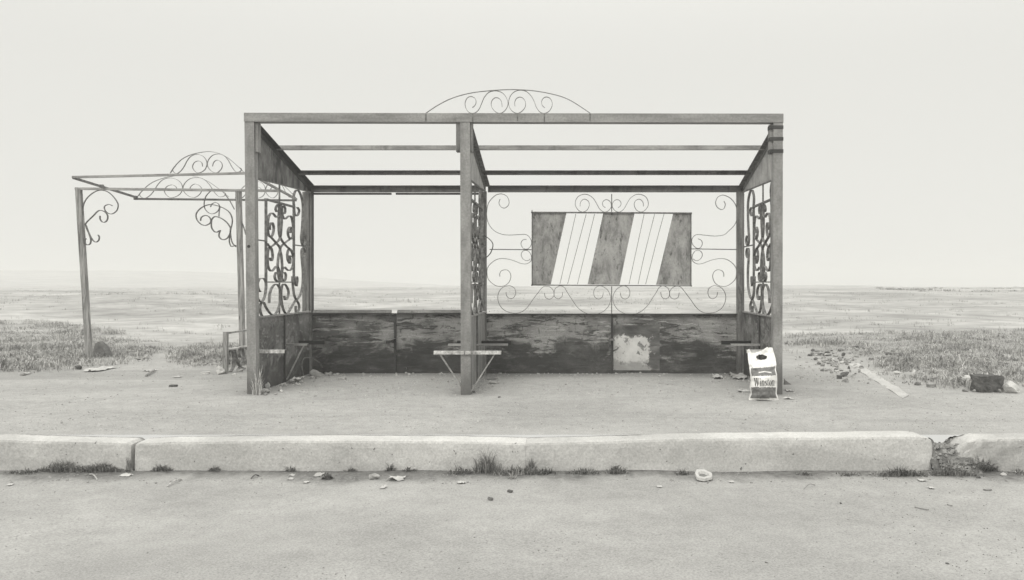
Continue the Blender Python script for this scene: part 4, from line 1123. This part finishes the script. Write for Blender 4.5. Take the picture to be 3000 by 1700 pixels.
weed(635, 1382, 80, 24, 30, 'small weed cushion midway along the left long kerb')
weed(740, 1380, 26, 12, 20, 'tiny weed at the kerb foot left of the white scraps')
weed(855, 1382, 40, 26, 26, 'thin grassy weed behind the white scraps at the kerb')
weed(960, 1404, 60, 26, 20, 'small weed on the road right of the square paper')
weed(1030, 1382, 30, 22, 30, 'thin weed at the kerb left of the flat stone')
weed(1142, 1384, 30, 38, 8, 'single upright stalk weed beside the flat stone')
weed(1200, 1384, 60, 22, 36, 'dry weed mat right of the folded paper')
weed(2215, 1106, 40, 40, 20, 'dead weed behind the carrier bag', road=False)
weed(755, 1158, 34, 96, 16, 'dead straw stalks leaning on the left front post', road=False, mat=M_STRAW, lean=.45, w_=.007)
weed(1190, 1093, 30, 30, 40, 'dry straw against the left bay back wall', road=False, mat=M_STRAW, w_=.004)
weed(1480, 1092, 20, 26, 20, 'wisps of straw at the foot of the middle rear post', road=False, mat=M_STRAW, w_=.004)

weed(2785, 1350, 70, 60, 50, 'pale dead stalks tangled over the broken kerb gap', mat=M_STRAW, w_=.004, dy=.06)
weed(1500, 1402, 24, 34, 12, 'pale dead stalks in front of the weed mat in the middle', mat=M_STRAW, w_=.004)
# loose soil and rubble choking the broken kerb gap
p = at_px(2790, 1386, True); m = MB(); NG = 40
for j in range(NG + 1):
    for i in range(NG + 1):
        a, b = i / NG, j / NG; X = fx(2728, 5.69) + a * (fx(2880, 5.69) - fx(2728, 5.69)); Y = 5.52 + b * .42
        z = ROADZ - .01 + .20 * ss(.12, .62, b) * (.85 + .3 * nz(X, Y, 7, 4)) + .03 * nz(X, Y, 13, 2) + .02 * nz(X, Y, 31, 7) - .03 * ss(.2, 0, a) - .05 * ss(.8, 1, a)
        m.v.append(Vector((X, Y, z)))
for j in range(NG):
    for i in range(NG): m.f.append((j * (NG + 1) + i, j * (NG + 1) + i + 1, (j + 1) * (NG + 1) + i + 1, (j + 1) * (NG + 1) + i)); m.mi.append(0)
M_SOIL = mat_stone('dark_loose_soil', .05, .24)
tag(m.build('soil_spill', M_SOIL, loc=p), 'dark loose soil spilling through the broken gap in the kerb', 'soil', kind='stuff')

for x, y, w_, h_, lb in ((2822, 1362, 30, 20, 'grey stone lodged in the soil of the broken kerb gap'), (2850, 1330, 26, 18, 'pale stone at the top of the broken kerb gap'), (2776, 1340, 20, 14, 'small grey stone high in the kerb gap beside the rounded end'), (2800, 1384, 24, 14, 'grey stone at the bottom of the broken kerb gap')):
    p = P(x, y, 5.66 if y > 1350 else 5.80); p.z -= .01; s_ = p.y / F
    stone('stone', p, w_ * s_ / 2, w_ * s_ / 2.4, h_ * s_ / 2, rnd.random() * 40, M_STW if 'pale' in lb else M_STG, lb)
# gravel: loose pebbles nobody could count
def gravel(name, label, pts, mat):
    m = MB()
    for (p, r_) in pts:
        n_ = len(m.v); a0 = grn.uniform(0, 6.28); h = r_ * grn.uniform(.5, 1.0)
        for k in range(5):
            a = a0 + k * 1.2566; rr = r_ * grn.uniform(.7, 1.2); m.v.append(p + Vector((rr * math.cos(a), rr * math.sin(a), -.002)))
        for k in range(5): 
            q = m.v[n_ + k]; m.v.append(p + (q - p) * grn.uniform(.4, .75) + Vector((0, 0, h)))
        for k in range(5): m.f.append((n_ + k, n_ + (k + 1) % 5, n_ + 5 + (k + 1) % 5, n_ + 5 + k)); m.mi.append(0)
        m.f.append(tuple(n_ + 5 + k for k in range(5))); m.mi.append(0)
    tag(m.build(name, mat), label, 'gravel', kind='stuff')
def gp(x, y, road=False): return at_px(x, y, road)
L_ = []
for _ in range(5200):
    y = 1095 + 170 * grn.random() ** .8; x = grn.uniform(-60, 3060); L_.append((gp(x, y), .0025 + .008 * grn.random() ** 3))
for _ in range(1300):
    x = grn.uniform(760, 2240); L_.append((gp(x, 1092 + 70 * grn.random() ** 2.0), .004 + .015 * grn.random() ** 2.5))
for wx in (-2.93, -.95, 1.86):
    for _ in range(130):
        Y = grn.uniform(8.05, 9.75); X = wx + grn.gauss(0, .10); L_.append((Vector((X, Y, gz(X, Y))), .004 + .014 * grn.random() ** 2))
for _ in range(420):
    x = grn.uniform(2330, 2620); y = 1030 + 90 * grn.random(); L_.append((gp(x, y), .005 + .018 * grn.random() ** 2))
for _ in range(500):
    x = grn.uniform(250, 720); y = 1020 + 100 * grn.random(); L_.append((gp(x, y), .003 + .012 * grn.random() ** 2.5))
gravel('verge_gravel', 'loose pebbles strewn over the bare verge', L_, M_PEB)
L_ = []
for _ in range(420):     # crumbs of concrete and soil on the spill
    a, b = grn.random(), grn.random(); X = fx(2735, 5.69) + a * (fx(2875, 5.69) - fx(2735, 5.69)); Y = 5.54 + b * .36
    z = ROADZ - .01 + .20 * ss(.12, .62, b * .36 / .42 + .05) * (.85 + .3 * nz(X, Y, 7, 4)) - .03 * ss(.2, 0, a) - .05 * ss(.8, 1, a)
    L_.append((Vector((X, Y, z + .004)), .004 + .014 * grn.random() ** 2))
for _ in range(1900):
    y = 1384 + 34 * grn.random() ** 2; x = grn.uniform(-60, 3060); L_.append((gp(x, y, True), .002 + .009 * grn.random() ** 2.5))
for _ in range(2600):
    y = 1400 + 300 * grn.random(); x = grn.uniform(-60, 3060); L_.append((gp(x, y, True), .0014 + .0042 * grn.random() ** 2.5))
gravel('gutter_gravel', 'grit and pebbles along the gutter and road', L_, M_PEB)

# ------------------------------------------------------------------ haze
m = MB(); m.box(-452, 452, -66, 452, -4.5, 7.0)
hz = bpy.data.materials.new('morning_haze'); hz.use_nodes = True
hn = hz.node_tree; hn.nodes.remove(hn.nodes['Principled BSDF'])
pv = hn.nodes.new('ShaderNodeVolumePrincipled'); pv.inputs['Color'].default_value = (.84, .84, .83, 1); pv.inputs['Density'].default_value = .0048
hn.links.new(pv.outputs[0], hn.nodes['Material Output'].inputs['Volume'])
tag(m.build('haze', hz), kind='stuff')
